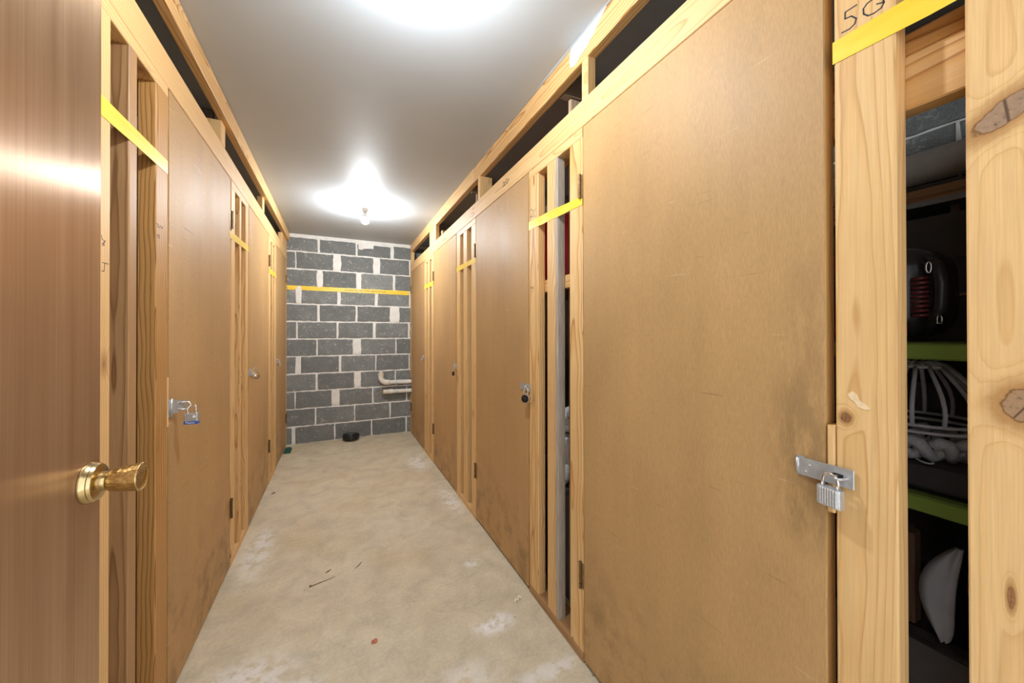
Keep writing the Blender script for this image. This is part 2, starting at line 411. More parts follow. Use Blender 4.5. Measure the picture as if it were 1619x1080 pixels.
def board(name, lo, hi, mat, parent=None, axis='Z', c=.0025, color=None, **kw):
    lo, hi = Vector(lo), Vector(hi); s = hi - lo; ctr = (lo + hi) / 2
    if axis == 'Z': me = beam_mesh(name, s.x, s.y, s.z, c); rot = None
    elif axis == 'Y': me = beam_mesh(name, s.x, s.z, s.y, c); rot = (-math.pi / 2, 0, 0)
    else: me = beam_mesh(name, s.z, s.y, s.x, c); rot = (0, math.pi / 2, 0)
    return link(name, me, mat, ctr, parent, rot, color=color, **kw)
def tube_geo(path, r, n=10, closed=False, verts=None, faces=None, scale=None):
    path = [Vector(p) for p in path]; v = verts if verts is not None else []; f = faces if faces is not None else []
    N = len(path); base = len(v); prev = None
    for i, p in enumerate(path):
        if closed: t = path[(i + 1) % N] - path[i - 1]
        else: t = path[min(i + 1, N - 1)] - path[max(i - 1, 0)]
        t.normalize()
        if prev is None:
            up = Vector((0, 0, 1)) if abs(t.z) < .9 else Vector((1, 0, 0))
            u = t.cross(up).normalized()
        else:
            u = (prev - t * prev.dot(t)); u = u.normalized() if u.length > 1e-6 else t.orthogonal().normalized()
        prev = u; w = t.cross(u)
        rr = r[i] if isinstance(r, (list, tuple)) else r
        for j in range(n):
            a = 2 * math.pi * j / n
            v.append(p + (u * math.cos(a) + w * math.sin(a)) * rr)
    for i in range(N if closed else N - 1):
        for j in range(n):
            a, b = base + i * n + j, base + i * n + (j + 1) % n
            c, d = base + ((i + 1) % N) * n + (j + 1) % n, base + ((i + 1) % N) * n + j
            f.append((a, b, c, d))
    if not closed:
        f.append(tuple(base + j for j in range(n - 1, -1, -1))); f.append(tuple(base + (N - 1) * n + j for j in range(n)))
    return v, f
def tube(name, path, r, mat, parent=None, n=10, closed=False, **kw):
    v, f = tube_geo(path, r, n, closed)
    return world_mesh(name, v, f, mat, parent, smooth=True, **kw)
def lathe(name, origin, axis, prof, mat, parent=None, n=32, smooth=True, **kw):
    """prof: (radius, distance along axis)"""
    ax = Vector(axis).normalized(); u = ax.orthogonal().normalized(); w = ax.cross(u); o = Vector(origin)
    v, f = [], []
    for r, h in prof:
        for j in range(n):
            a = 2 * math.pi * j / n
            v.append(o + ax * h + (u * math.cos(a) + w * math.sin(a)) * max(r, 1e-5))
    for i in range(len(prof) - 1):
        for j in range(n):
            f.append((i * n + j, i * n + (j + 1) % n, (i + 1) * n + (j + 1) % n, (i + 1) * n + j))
    f.append(tuple(range(n - 1, -1, -1))); f.append(tuple((len(prof) - 1) * n + j for j in range(n)))
    ob = world_mesh(name, v, f, mat, parent, smooth=smooth, **kw)
    return ob
def sharp(o, ang=40):
    me = o.data
    me.set_sharp_from_angle(angle=math.radians(ang)) if hasattr(me, 'set_sharp_from_angle') else None
    return o
def strokes(name, polys, plane, side, mat, parent, w=.0016):
    """pen lines lying on a wall face x = plane, as very flat ribbons"""
    v, f = [], []
    for poly in polys:
        pts = [Vector((plane, a, b)) for a, b in poly]
        for p, q in zip(pts, pts[1:]):
            d = (q - p); 
            if d.length < 1e-6: continue
            d.normalize(); nrm = Vector((side, 0, 0)); t = d.cross(nrm).normalized() * w
            b0 = len(v)
            p2, q2 = p - d * w * .6, q + d * w * .6
            for base in (p2, q2):
                for sgn in (-1, 1):
                    v.append(base + t * sgn); v.append(base + t * sgn + nrm * .0004)
            f += [(b0, b0 + 2, b0 + 6, b0 + 4), (b0 + 1, b0 + 5, b0 + 7, b0 + 3), (b0, b0 + 4, b0 + 5, b0 + 1), (b0 + 2, b0 + 3, b0 + 7, b0 + 6), (b0, b0 + 1, b0 + 3, b0 + 2), (b0 + 4, b0 + 6, b0 + 7, b0 + 5)]
    o = world_mesh(name, v, f, mat, parent); o['kind'] = 'stuff'
    return o
def text_mesh(name, body, size, loc, rot, mat, parent, sx=1.0):
    cu = bpy.data.curves.new(name, 'FONT'); cu.body = body; cu.size = size; cu.extrude = .0002; cu.align_x = 'CENTER'; cu.align_y = 'CENTER'; cu.resolution_u = 2
    t = bpy.data.objects.new('tmp', cu); COL.objects.link(t)
    bpy.context.view_layer.update()
    me = bpy.data.meshes.new_from_object(t.evaluated_get(bpy.context.evaluated_depsgraph_get()))
    bpy.data.objects.remove(t); 
    for v in me.vertices: v.co.x *= sx
    me.materials.clear()
    o = link(name, me, mat, loc, parent, rot); o['kind'] = 'stuff'
    return o

XR, XL, YB, ZC = .858, -.5276, 4.9163, 2.44
T = .039

# ================================================================== the room
world_mesh('floor', [(-1.9, -1.6, 0), (2.1, -1.6, 0), (2.1, YB + .02, 0), (-1.9, YB + .02, 0), (-1.9, -1.6, -.1), (2.1, -1.6, -.1), (2.1, YB + .02, -.1), (-1.9, YB + .02, -.1)],
           [(0, 1, 2, 3), (7, 6, 5, 4), (0, 4, 5, 1), (1, 5, 6, 2), (2, 6, 7, 3), (3, 7, 4, 0)], M['floor'], base=(0, 0, 0), kind='structure', label='worn beige concrete floor with pale patches and ochre stains')
board('ceiling', (-1.9, -.14, ZC), (2.1, YB + .1, ZC + .1), M['ceiling'], axis='Y', kind='structure', label='smooth grey painted ceiling over the aisle')

# ---- back wall of concrete blocks
wall = empty('wall_back', (0, YB, 0), kind='structure', label='dark grey concrete block wall with white mortar joints')
board('mortar_bed', (-1.9, YB + .003, 0), (2.1, YB + .1, ZC), M['mortar'], wall, axis='X')
COURSES = [[(-.202, .027), (.212, .018), (.632, .039)], [(-.439, .013), (-.007, .083), (.445, .083), (.854, .024)], [(-.191, .06), (.236, .058), (.655, .031)],
           [(-.408, .057), (.015, .038), (.441, .038), (.854, .02)], [(-.205, .03), (.212, .022), (.662, .117)], [(-.426, .019), (-.002, .024), (.418, .034), (.841, .024)],
           [(-.219, .017), (.216, .094), (.677, .016)], [(-.412, .057), (.028, .028), (.436, .013), (.845, .016)], [(-.222, .023), (.222, .076), (.671, .016)],
           [(-.443, .013), (-.021, .089), (.4, .019), (.813, .016)], [(-.233, .016), (.191, .014), (.606, .015)], [(-.457, .038), (-.03, .014), (.385, .015), (.808, .02)]]
def block_face(x0, x1, z0, z1, y, parent, wobble=.0035, tint=None, axis='x', depth=.03):
    """one block: ragged-edged front face with a rounded arris, set into the mortar"""
    pts = []
    def edge(a, b, n):
        for i in range(n):
            t = i / n
            pts.append((a[0] + (b[0] - a[0]) * t, a[1] + (b[1] - a[1]) * t))
    nx = max(2, int((x1 - x0) / .04)); nz = max(2, int((z1 - z0) / .05))
    edge((x0, z0), (x1, z0), nx); edge((x1, z0), (x1, z1), nz); edge((x1, z1), (x0, z1), nx); edge((x0, z1), (x0, z0), nz)
    pts = [(a + rnd.uniform(-1, 1) * wobble, b + rnd.uniform(-1, 1) * wobble) for a, b in pts]
    cx, cz = (x0 + x1) / 2, (z0 + z1) / 2
    n = len(pts); v = []
    for (a, b), d, inset in [(p, depth, 0) for p in pts] + [(p, .0, .0) for p in pts] + [(p, -.0025, .003) for p in pts]:
        a2 = a + math.copysign(inset, cx - a) * min(1, abs(cx - a) / .01); b2 = b + math.copysign(inset, cz - b) * min(1, abs(cz - b) / .01)
        v.append((a2, y + d, b2) if axis == 'x' else (y + d, a2, b2))
    f = []
    for lvl in range(2):
        for i in range(n):
            j = (i + 1) % n
            f.append((lvl * n + i, lvl * n + j, (lvl + 1) * n + j, (lvl + 1) * n + i))
    f.append(tuple(2 * n + i for i in range(n)))
    if axis != 'x': f = [tuple(reversed(q)) for q in f]
    return world_mesh('concrete_block', v, f, M['block'], parent, color=(tint if tint is not None else .25 + rnd.random() * .5, rnd.random(), rnd.random(), 1))
for ci, row in enumerate(COURSES):
    z1 = (12 - ci) * .2032 - .008; z0 = z1 - .2032 + .0165
    if ci == 0: z1 -= .034
    joints = [(row[0][0] - .415, .014)] + row + [(row[-1][0] + .415, .014)]
    for (xa, wa), (xb, wb) in zip(joints, joints[1:]):
        tint = .95 if (ci == 2 and abs(xa - .236) < .01) else None
        if ci == 0 and abs(xa - .212) < .01: block_face(xa + wa / 2, xb - wb / 2, z0, z1 - .012, YB, wall)
        else: block_face(xa + wa / 2, xb - wb / 2, z0, z1, YB, wall, tint=tint)
# further blocks seen through the gap over the rail
for ci in (0, 1, 2, 3):
    z1 = (12 - ci) * .2032 - .005; z0 = z1 - .192
    x = 1.06 if ci % 2 == 0 else 1.28
    while x < 2.0: block_face(x, min(x + .395, 2.08), z0, z1 - (.034 if ci == 0 else 0), YB, wall); x += .407
# smeared mortar patches
def patch(pts, y):
    n = len(pts); v = [(a, y, b) for a, b in pts] + [(a, y - .004, b) for a, b in pts]
    f = [(i, (i + 1) % n, n + (i + 1) % n, n + i) for i in range(n)] + [tuple(n + i for i in range(n))]
    return world_mesh('mortar_patch', v, f, M['mortar'], wall)
patch([(.23, 2.40), (.232, 2.325), (.27, 2.318), (.295, 2.333), (.35, 2.34), (.405, 2.342), (.41, 2.41)], YB - .002)
for cx, cz, w, h in ((-.007, 2.13, .045, .09), (.445, 2.13, .043, .1), (.662, 1.53, .062, .11), (.216, 1.12, .046, .095), (-.021, .51, .045, .088), (-.408, 1.73, .030, .10), (.222, .715, .038, .09), (-.191, 1.93, .033, .1), (.236, 1.92, .03, .1)):
    pts = []
    for i in range(18):
        a = 2 * math.pi * i / 18; q = rnd.uniform(.88, 1.12)
        pts.append((cx + w * math.copysign(abs(math.cos(a)) ** .6, math.cos(a)) * q, cz + h * math.copysign(abs(math.sin(a)) ** .7, math.sin(a)) * q))
    patch(pts, YB - .001)

# ---- outer block walls behind the lockers
for xs, nm in ((2.0, 'wall_right'), (-1.8, 'wall_left')):
    ow = empty(nm, (xs, 2.4, 0), kind='structure', label='grey block wall at the back of the lockers')
    lo, hi = (xs, xs + .1) if xs > 0 else (xs - .1, xs)
    board('mortar_bed', (lo + (.003 if xs > 0 else 0), -.14, 0), (hi - (0 if xs > 0 else .003), YB, ZC), M['mortar'], ow, axis='Y')
    if xs > 0:
        for ci in range(12):
            z0 = ci * .2032 + .005; y0 = -.1 + (.2 if ci % 2 else 0)
            while y0 < 1.3 and ci > 6:
                block_face(y0, y0 + .396, z0, min(z0 + .192, 2.43), xs, ow, axis='y'); y0 += .407

# ---- wall behind the camera, doorway to the hall widened to admit more fill
wf = empty('wall_front', (0, -.1, 0), kind='structure', label='wall with the doorway')
board('wall_panel', (-1.9, -.14, 0), (-.40, -.04, ZC), M['hall'], wf)
board('wall_panel', (.80, -.14, 0), (2.1, -.04, ZC), M['hall'], wf)
board('lintel_panel', (-.40, -.14, 2.12), (.80, -.04, ZC), M['hall'], wf, axis='X')

# ================================================================== stud walls
def stud_wall(name, side, label):
    return empty(name, (XR if side > 0 else XL, 2.4, 0), kind='structure', label=label)
FR = stud_wall('locker_wall_right', 1, 'open softwood stud framing along the right side of the aisle')
FL = stud_wall('locker_wall_left', -1, 'open softwood stud framing along the left side of the aisle')
def fx(side, front=0.0, depth=T):
    """x range of a board whose face stands at the wall plane (front: metres proud of it)"""
    p = XR if side > 0 else XL
    return (p - front, p - front + depth) if side > 0 else (p + front - depth, p + front)
def seed(t): return (t, rnd.random(), rnd.random(), 1)

# right side, near to far
def rstud(y0, y1, mat='pine', t=.75, z0=.0, z1=2.037, depth=T, **kw):
    a, b = fx(1, 0, depth); return board('stud', (a, y0, z0), (b, y1, z1), M[mat], FR, color=seed(t), **kw)
SILL = .043
sF = rstud(.120, .2085, 'pine_front', .95, SILL)
s5 = rstud(.2845, .3705, 'pine_5g', .95, SILL)
rstud(1.1705, 1.2585, 'pine', .95, SILL)
rstud(1.3495, 1.4375, 'pine_grey', .95, SILL)
s2 = rstud(1.5205, 1.6095, 'pine', .9, SILL)
rstud(2.3935, 2.4825, 'pine_plain', .95, SILL); rstud(2.582, 2.666, 'pine_plain', .85, SILL); rstud(2.747, 2.840, 'pine_plain', .95, SILL)
rstud(3.627, 3.716, 'pine_plain', .95, SILL); rstud(3.802, 3.886, 'pine_plain', .85, SILL); rstud(3.958, 4.046, 'pine_plain', .95, SILL)
rstud(4.845, 4.912, 'pine_plain', .8, 0.002, .50); rstud(4.845, 4.912, 'pine_plain', .8, .71, 2.077)
for a, b in ((.02, .3705), (1.1705, 1.6095), (2.3935, 2.840), (3.627, 4.046)):
    x0, x1 = fx(1, 0, .089)
    board('sill_plate', (x0, a, .0005), (x1, b, SILL - .0005), M['pine_brown'] if a > 1 and a < 2 else M['pine_plain'], FR, axis='Y', color=seed(.8))
    board('top_plate', (x0, a, 2.0375), (x1, b, 2.0775), M['pine_plain'], FR, axis='Y', color=seed(.95))
x0, x1 = fx(1)
board('top_rail', (x0, -.04, 2.078), (x1, 2.858, 2.181), M['pine_plain'], FR, axis='Y', color=seed(.97))
board('top_rail', (x0, 2.8585, 2.078), (x1, 4.912, 2.181), M['pine_plain'], FR, axis='Y', color=seed(.97))
x0, x1 = fx(1, -.004)
RB1 = board('ceiling_plate', (x0, -.04, 2.335), (x1, 2.44, 2.437), M['pine'], FR, axis='Y', color=seed(.8))
board('ceiling_plate', (x0, 2.4405, 2.338), (x1, 4.912, 2.438), M['pine_plain'], FR, axis='Y', color=seed(.9))
# cripples between rail and ceiling plate
def cripple(side, y0, y1, d, t=.9, mat='pine_plain', off=-.004):
    a, b = fx(side, off, d); p = FR if side > 0 else FL
    zz = (2.1815, 2.3345) if side > 0 else (2.2355, 2.3445)
    return board('cripple_stud', (a, y0, zz[0]), (b, y1, zz[1]), M[mat], p, color=seed(t))
cripple(1, 1.141, 1.180, .038); cripple(1, 2.318, 2.357, .089); cripple(1, 3.55, 3.81, .038, .97)
cripple(1, 4.84, 4.912, .038)
a, b = fx(1, -.05, .04)
board('cripple_stud', (a, 3.475, 2.14), (b, 3.515, 2.27), M['pine_plain'], FR, color=seed(.9))
# white plaster smear on the ceiling plate
pts = [(1.262, 2.395), (1.255, 2.362), (1.222, 2.352), (1.19, 2.366), (1.15, 2.372), (1.10, 2.395), (1.06, 2.42), (1.03, 2.436), (1.25, 2.437)]
n = len(pts); xx = XR + .0039
world_mesh('plaster_smear', [(xx, p, q) for p, q in pts] + [(xx - .0012, p, q) for p, q in pts], [(i, (i + 1) % n, n + (i + 1) % n, n + i) for i in range(n)] + [tuple(n + i for i in range(n))], M['plaster'], FR)
# ragged bead of ceiling compound along the right plate
v, f = [], []
N = 60
for i in range(N + 1):
    yy = .2 + i * (4.7 - .2) / N
    w = .002 + .003 * max(0, math.sin(i * .55)) * rnd.random() + (.006 if .7 < yy < 1.5 else 0) * rnd.uniform(.5, 1)
    v += [(XR + .004, yy, 2.4395), (XR + .003 - w, yy, 2.4395), (XR + .0035, yy, 2.4395 - w * .5)]
for i in range(N):
    a0 = i * 3
    f += [(a0 + 1, a0 + 2, a0 + 5, a0 + 4), (a0, a0 + 3, a0 + 5, a0 + 2), (a0, a0 + 1, a0 + 4, a0 + 3)]
world_mesh('ceiling_compound', v, f, M['ceiling'], FR)
# strike block next to the hasp, and stop blocks
board('strike_block', (XR - .003, .3715, .930), (XR + .030, .3835, 1.096), M['pine_plain'], FR, color=seed(.95))
pts = [(.352, 1.160), (.345, 1.166), (.338, 1.160), (.335, 1.151), (.325, 1.143), (.319, 1.137), (.327, 1.135), (.337, 1.138), (.341, 1.146), (.349, 1.152)]
n = len(pts)
world_mesh('filler_smear', [(XR - .0001, p, q) for p, q in pts] + [(XR - .0008, p, q) for p, q in pts], [(i, (i + 1) % n, n + (i + 1) % n, n + i) for i in range(n)] + [tuple(n + i for i in range(n))], M['filler'], s5)
# ledger boards behind the studs (shelf rails inside the lockers)
board('ledger_board', (XR + T + .001, .10, 1.662), (XR + 2 * T, 1.16, 1.757), M['pine'], FR, axis='Y', color=seed(.85))
board('ledger_board', (XR + T + .001, .10, 1.7575), (XR + T + .09, 1.16, 1.795), M['pine_strong'], FR, axis='Y', color=seed(.8))
board('ledger_board', (XR + T + .001, 1.26, 1.472), (XR + 2 * T, 2.40, 1.530), M['pine'], FR, axis='Y', color=seed(.85))

# left side
def lstud(y0, y1, mat='pine', t=.75, z0=SILL, z1=2.084, depth=T):
    a, b = fx(-1, 0, depth); return board('stud', (a, y0, z0), (b, y1, z1), M[mat], FL, color=seed(t))
l1 = lstud(1.205, 1.2935, 'pine_plain', .97)
lstud(1.388, 1.432, 'pine_brown', .95, depth=.089)
l3 = lstud(1.556, 1.6445, 'pine_strong', .97, depth=.046)
lstud(2.483, 2.562, 'pine_plain', .95); lstud(2.668, 2.714, 'pine', .8, depth=.089); lstud(2.826, 2.912, 'pine', .9)
lstud(3.705, 3.795, 'pine_plain', .95); lstud(3.874, 3.935, 'pine', .8, depth=.06); lstud(4.02, 4.108, 'pine_plain', .9)
lstud(.02, .108, 'pine_plain', .9); lstud(.20, .245, 'pine', .9, depth=.089); lstud(.36, .448, 'pine_plain', .9)
lstud(4.850, 4.912, 'pine_plain', .8, .002, 2.12)
for a, b in ((.02, .448), (1.205, 1.6445), (2.483, 2.912), (3.705, 4.108)):
    x0, x1 = fx(-1, 0, .089)
    board('sill_plate', (x0, a, .0005), (x1, b, SILL - .0005), M['pine_plain'], FL, axis='Y', color=seed(.8))
    board('top_plate', (x0, a, 2.0845), (x1, b, 2.1245), M['pine_plain'], FL, axis='Y', color=seed(.9))
x0, x1 = fx(-1)
board('top_rail', (x0, -.04, 2.125), (x1, 2.47, 2.235), M['pine_plain'], FL, axis='Y', color=seed(.93))
board('top_rail', (x0, 2.4705, 2.125), (x1, 4.912, 2.235), M['pine_plain'], FL, axis='Y', color=seed(.95))
x0, x1 = fx(-1, .027)
board('ceiling_plate', (x0, -.04, 2.345), (x1, 2.50, 2.438), M['pine'], FL, axis='Y', color=seed(.85))
board('ceiling_plate', (x0, 2.5005, 2.345), (x1, 4.912, 2.438), M['pine_plain'], FL, axis='Y', color=seed(.9))
cripple(-1, 2.285, 2.358, .089, off=0); cripple(-1, 3.41, 3.485, .038, off=0); cripple(-1, 4.52, 4.912, .038, .85, off=0)
board('stop_block', (XL - .02, 1.645, .955), (XL + .002, 1.6535, 1.125), M['pine_plain'], FL, color=seed(.95))
# divider panels between lockers
for y0 in (.105, 1.368, 2.605, 3.825):
    board('divider_panel', (XR + T + .05, y0 + .01, .0), (1.99, y0 + .03, 2.33), M['panel'], FR, color=seed(.6))
    board('divider_header', (XR + T + .012, y0, 2.335), (1.99, y0 + .04, 2.438), M['rough_board'], FR, axis='X', color=seed(.7))
for y0 in (.20, 1.40, 2.385, 3.85):
    board('divider_panel', (-1.79, y0 + .02, .0), (XL - .10, y0 + .04, 2.34), M['panel'], FL, color=seed(.6))
    board('divider_header', (-1.79, y0, 2.345), (XL - .06, y0 + .04, 2.438), M['rough_board'], FL, axis='X', color=seed(.6))
lathe('pipe_stub', (-.645, 2.384, 2.385), (0, -1, 0), [(.022, 0), (.022, .03), (.018, .034)], M['black_metal'], FL, 20)

# pen marks on the framing
strokes('marker_writing', [[(0.336, 1.8735), (0.3528, 1.8732), (0.3531, 1.8609), (0.3437, 1.8589), (0.3366, 1.8491), (0.3387, 1.841), (0.3464, 1.8371), (0.3582, 1.8384)],
    [(0.3117, 1.8655), (0.3213, 1.864), (0.3266, 1.8588), (0.3262, 1.8489), (0.3201, 1.841), (0.3118, 1.8391), (0.3025, 1.841), (0.299, 1.8474), (0.3001, 1.8553)], [(0.3085, 1.8525), (0.2986, 1.8479)]], XR, -1, M['ink'], s5, .0011)
strokes('marker_writing', [[(1.6018, 1.8775), (1.5843, 1.884), (1.5685, 1.8743), (1.5729, 1.8585), (1.6019, 1.8449), (1.5873, 1.8476), (1.5644, 1.841)], [(1.5433, 1.8733), (1.5587, 1.8645), (1.5629, 1.8487), (1.5476, 1.8361)]], XR, -1, M['pencil'], s2, .0012)
strokes('marker_writing', [[(1.5739, 1.5027), (1.6029, 1.4977), (1.5626, 1.4959)], [(1.5696, 1.509), (1.5769, 1.4756)]], XR, -1, M['pencil'], s2, .0008)
rails = [o for o in FR.children if o.name.startswith('top_rail')]
strokes('marker_writing', [[(1.9286, 2.137), (1.9154, 2.1422), (1.9041, 2.1312), (1.9098, 2.1217), (1.9303, 2.1184), (1.9139, 2.1225), (1.896, 2.1183)], [(1.8736, 2.1446), (1.8879, 2.1385), (1.888, 2.1269), (1.8737, 2.1176), (1.858, 2.1272), (1.8603, 2.1362)]], XR, -1, M['ink'], rails[0], .0022)
strokes('marker_writing', [[(2.4591, 2.1458), (2.4466, 2.1543), (2.4221, 2.1508)], [(2.4906, 2.1261), (2.4467, 2.1255), (2.4198, 2.1113), (2.4468, 2.1029), (2.4843, 2.1034)]], XR, -1, M['pencil'], rails[0], .0016)
strokes('marker_writing', [[(3.2832, 2.1174), (3.2343, 2.1167), (3.171, 2.1123)], [(3.2024, 2.1134), (3.171, 2.1185), (3.1679, 2.1095)]], XR, -1, M['ink'], rails[1], .0022)
strokes('marker_writing', [[(1.2581, 1.4508), (1.2859, 1.4517)], [(1.2695, 1.4515), (1.265, 1.4297), (1.256, 1.4296)]], XL, 1, M['ink'], l1, .0008)
strokes('marker_writing', [[(1.2532, 1.5177), (1.2577, 1.5083), (1.2692, 1.5057), (1.2601, 1.4931), (1.2692, 1.4965)], [(1.2715, 1.5076), (1.2556, 1.4948)]], XL, 1, M['pencil'], l1, .0008)
strokes('marker_writing', [[(1.5596, 1.6299), (1.575, 1.6307), (1.5673, 1.6218), (1.5829, 1.6224), (1.5868, 1.6304), (1.5989, 1.6231), (1.607, 1.6323)], [(1.5636, 1.5935), (1.5752, 1.5981), (1.5652, 1.5854)], [(1.5831, 1.5983), (1.5776, 1.5866), (1.5855, 1.5885)]], XL, 1, M['ink'], l3, .0009)

# ================================================================== locker doors
def hinge(parent, side, y, z0, z1, leaf_dir, leaf=.030):
    """butt hinge: knuckled barrel on the face, leaf let in beside it"""
    s = 1 if side > 0 else -1
    plane = XR if side > 0 else XL
    xb = plane - s * .0062
    v, f = [], []
    n = 5; L = (z1 - z0) / n
    for i in range(n):
        tube_geo([(xb, y, z0 + i * L + .0008), (xb, y, z0 + (i + 1) * L - .0008)], .0055 if i % 2 == 0 else .0050, 10, verts=v, faces=f)
    tube_geo([(xb, y, z1 - .001), (xb, y, z1 + .004)], .0062, 10, verts=v, faces=f)
    o = world_mesh('hinge', v, f, M['hinge'], parent)
    ya, yb = sorted((y, y + leaf_dir * leaf))
    xa, xc = (plane - .0016, plane - .0004) if side > 0 else (plane + .0004, plane + .0016)
    board('hinge_leaf', (xa, ya, z0), (xc, yb, z1), M['hinge_leaf'], o, c=.0003)
    return o
def locker_door(side, y0, y1, z0, z1, hinge_low, label, mat='door', hz=((1.80, 1.89), (.285, .385)), tint=.8, proud=0.0):
    s = 1 if side > 0 else -1
    plane = XR if side > 0 else XL
    d = empty('locker_door', (plane + s * .0175, (y0 + y1) / 2, z0), label=label, cat='door')
    xa, xb = (plane, plane + .0035) if side > 0 else (plane - .0035, plane)
    board('door_skin', (xa, y0, z0), (xb, y1, z1), M[mat], d, color=seed(tint), c=.0015)
    xc, xd = (xb, plane + .032) if side > 0 else (plane - .032, xa)
    board('door_frame', (xc, y0, z0), (xd, y1, z1), M['door_edge'], d, color=seed(.95), c=.001)
    xe, xf = (xd, xd + .0035) if side > 0 else (xc - .0035, xc)
    board('door_skin', (xe, y0, z0), (xf, y1, z1), M[mat], d, color=seed(tint), c=.0015)
    for za, zb in hz:
        if hinge_low == 'door1': hinge(d, side, y1 + .016, za, zb, -1, .016)
        elif hinge_low == 'lo': hinge(d, side, y0 - .012, za, zb, 1, .036)
        elif hinge_low == 'hi': hinge(d, side, y1 + .010, za, zb, -1, .032)
    return d
D1 = locker_door(1, .387, 1.1655, .018, 2.0735, 'door1', 'large near locker door on the right, hung beside the open slatted gap', 'door_1', tint=.85)
D2 = locker_door(1, 1.6225, 2.3845, .018, 2.0735, 'hi', 'right locker door with a round black dial lock, second nearest', tint=.75)
D3 = locker_door(1, 2.855, 3.612, .018, 2.0735, 'hi', 'narrow-looking right locker door with a small black padlock', tint=.72)
D4 = locker_door(1, 4.062, 4.832, .018, 2.0735, 'hi', 'right locker door hard against the block wall beside the white pipes', tint=.65)
LH = ((1.85, 1.943), (.27, .374))
E1 = locker_door(-1, 1.6575, 2.462, .012, 2.118, 'hi', 'left locker door with a blue-labelled padlock, nearest on that side', tint=.85, hz=LH)
E2 = locker_door(-1, 2.924, 3.692, .012, 2.118, 'hi', 'left locker door with a chrome dial lock, in the middle of the row', tint=.8, hz=LH)
E3 = locker_door(-1, 4.12, 4.835, .012, 2.118, 'hi', 'left locker door hard against the block wall above the green scrap', tint=.65, hz=LH)

# ---- entry door standing open at the left edge
ED = empty('door_1', (-.369, .41, .012), label='open varnished brown entry door with a brass knob', cat='door', kind='structure')
ex0, ex1 = -.389, -.349
leaf = board('door_leaf', (ex0, .012, .012), (ex1, .8285, 2.045), M['entry'], ED, c=.0012)
uv = leaf.data.uv_layers.new(name='UVMap')
for p in leaf.data.polygons:
    for li in p.loop_indices:
        co = leaf.data.vertices[leaf.data.loops[li].vertex_index].co
        uv.data[li].uv = (co.z + co.x * .01, co.y + co.x)
ky, kz = .797, 1.042
kn = lathe('door_knob', (ex1 + .0005, ky, kz), (1, 0, 0), [(.0315, 0), (.0315, .003), (.0295, .0055), (.0285, .0075), (.0292, .009), (.027, .0125), (.022, .0138), (.015, .0145)], M['brass'], ED, 48, label='hammered brass door knob')
sharp(kn)
sharp(lathe('knob_neck', (ex1 + .0145, ky, kz), (1, 0, 0), [(.0150, 0), (.0145, .006), (.0115, .014), (.0105, .0155), (.0105, .017), (.0095, .0175), (.0092, .0255)], M['brass'], kn, 32))
sharp(lathe('knob_grip', (ex1 + .0215, ky, kz), (1, 0, 0), [(.008, 0), (.0138, .0012), (.0160, .004), (.0182, .012), (.0200, .022), (.0213, .032), (.0218, .0385), (.0222, .040), (.0218, .0412), (.0195, .0418), (.0185, .0405), (.010, .0400), (.001, .0400)], M['brass_hammered'], kn, 48), 60)
# the same knob on the hidden face
kb = lathe('door_knob', (ex0 - .0005, ky, kz), (-1, 0, 0), [(.0315, 0), (.0315, .003), (.0285, .0075), (.027, .0125), (.015, .0145), (.0105, .016), (.0105, .03), (.018, .036), (.0215, .06), (.0205, .064), (.001, .064)], M['brass'], ED, 32)
sharp(kb)

# ================================================================== hasps and padlocks
def U(name, c, half, h, r, along, mat, parent, drop=(0, 0)):
    """shackle: two legs and an arch; c foot centre, legs apart along the unit vector given"""
    a = Vector(along); c = Vector(c); pts = [c - a * half - Vector((0, 0, drop[0]))]
    pts.append(c - a * half + Vector((0, 0, h)))
    for i in range(1, 8):
        t = math.pi * i / 8
        pts.append(c - a * half * math.cos(t) + Vector((0, 0, h + half * math.sin(t))))
    pts.append(c + a * half + Vector((0, 0, h))); pts.append(c + a * half - Vector((0, 0, drop[1])))
    return tube(name, pts, r, mat, parent, 10)
def laminated_body(name, c, along, w, h, d, mat, parent):
    """stack of steel plates with rounded ends"""
    a = Vector(along); nrm = a.cross(Vector((0, 0, 1))); c = Vector(c)
    v, f = [], []
    # plates are stacked across the width so the seams run upright at both ends
    n = 9
    prof = [(-h / 2, .82), (-h / 2 + .003, 1), (h / 2 - .003, 1), (h / 2, .88)]
    xs = []
    for i in range(n):
        p0 = -w / 2 + w * i / n; p1 = p0 + w / n
        inset = .0007
        xs += [(p0, 1 - .06), (p0 + .0006, 1), (p1 - .0006, 1), (p1, 1 - .06)]
    rows = []
    for x, s in xs:
        e = 1 - max(0, (abs(x) - w / 2 + .006) / .006) ** 2 * .35
        ring = []
        for zz, k2 in prof:
            ring.append(c + a * x + nrm * (d / 2 * s * e * k2) + Vector((0, 0, zz)))
        for zz, k2 in reversed(prof):
            ring.append(c + a * x - nrm * (d / 2 * s * e * k2) + Vector((0, 0, zz)))
        rows.append(ring)
    for r_ in rows: v += r_
    m = 8
    for i in range(len(rows) - 1):
        for j in range(m): f.append((i * m + j, i * m + (j + 1) % m, (i + 1) * m + (j + 1) % m, (i + 1) * m + j))
    f.append(tuple(range(m - 1, -1, -1))); f.append(tuple((len(rows) - 1) * m + j for j in range(m)))
    return world_mesh(name, v, f, mat, parent)
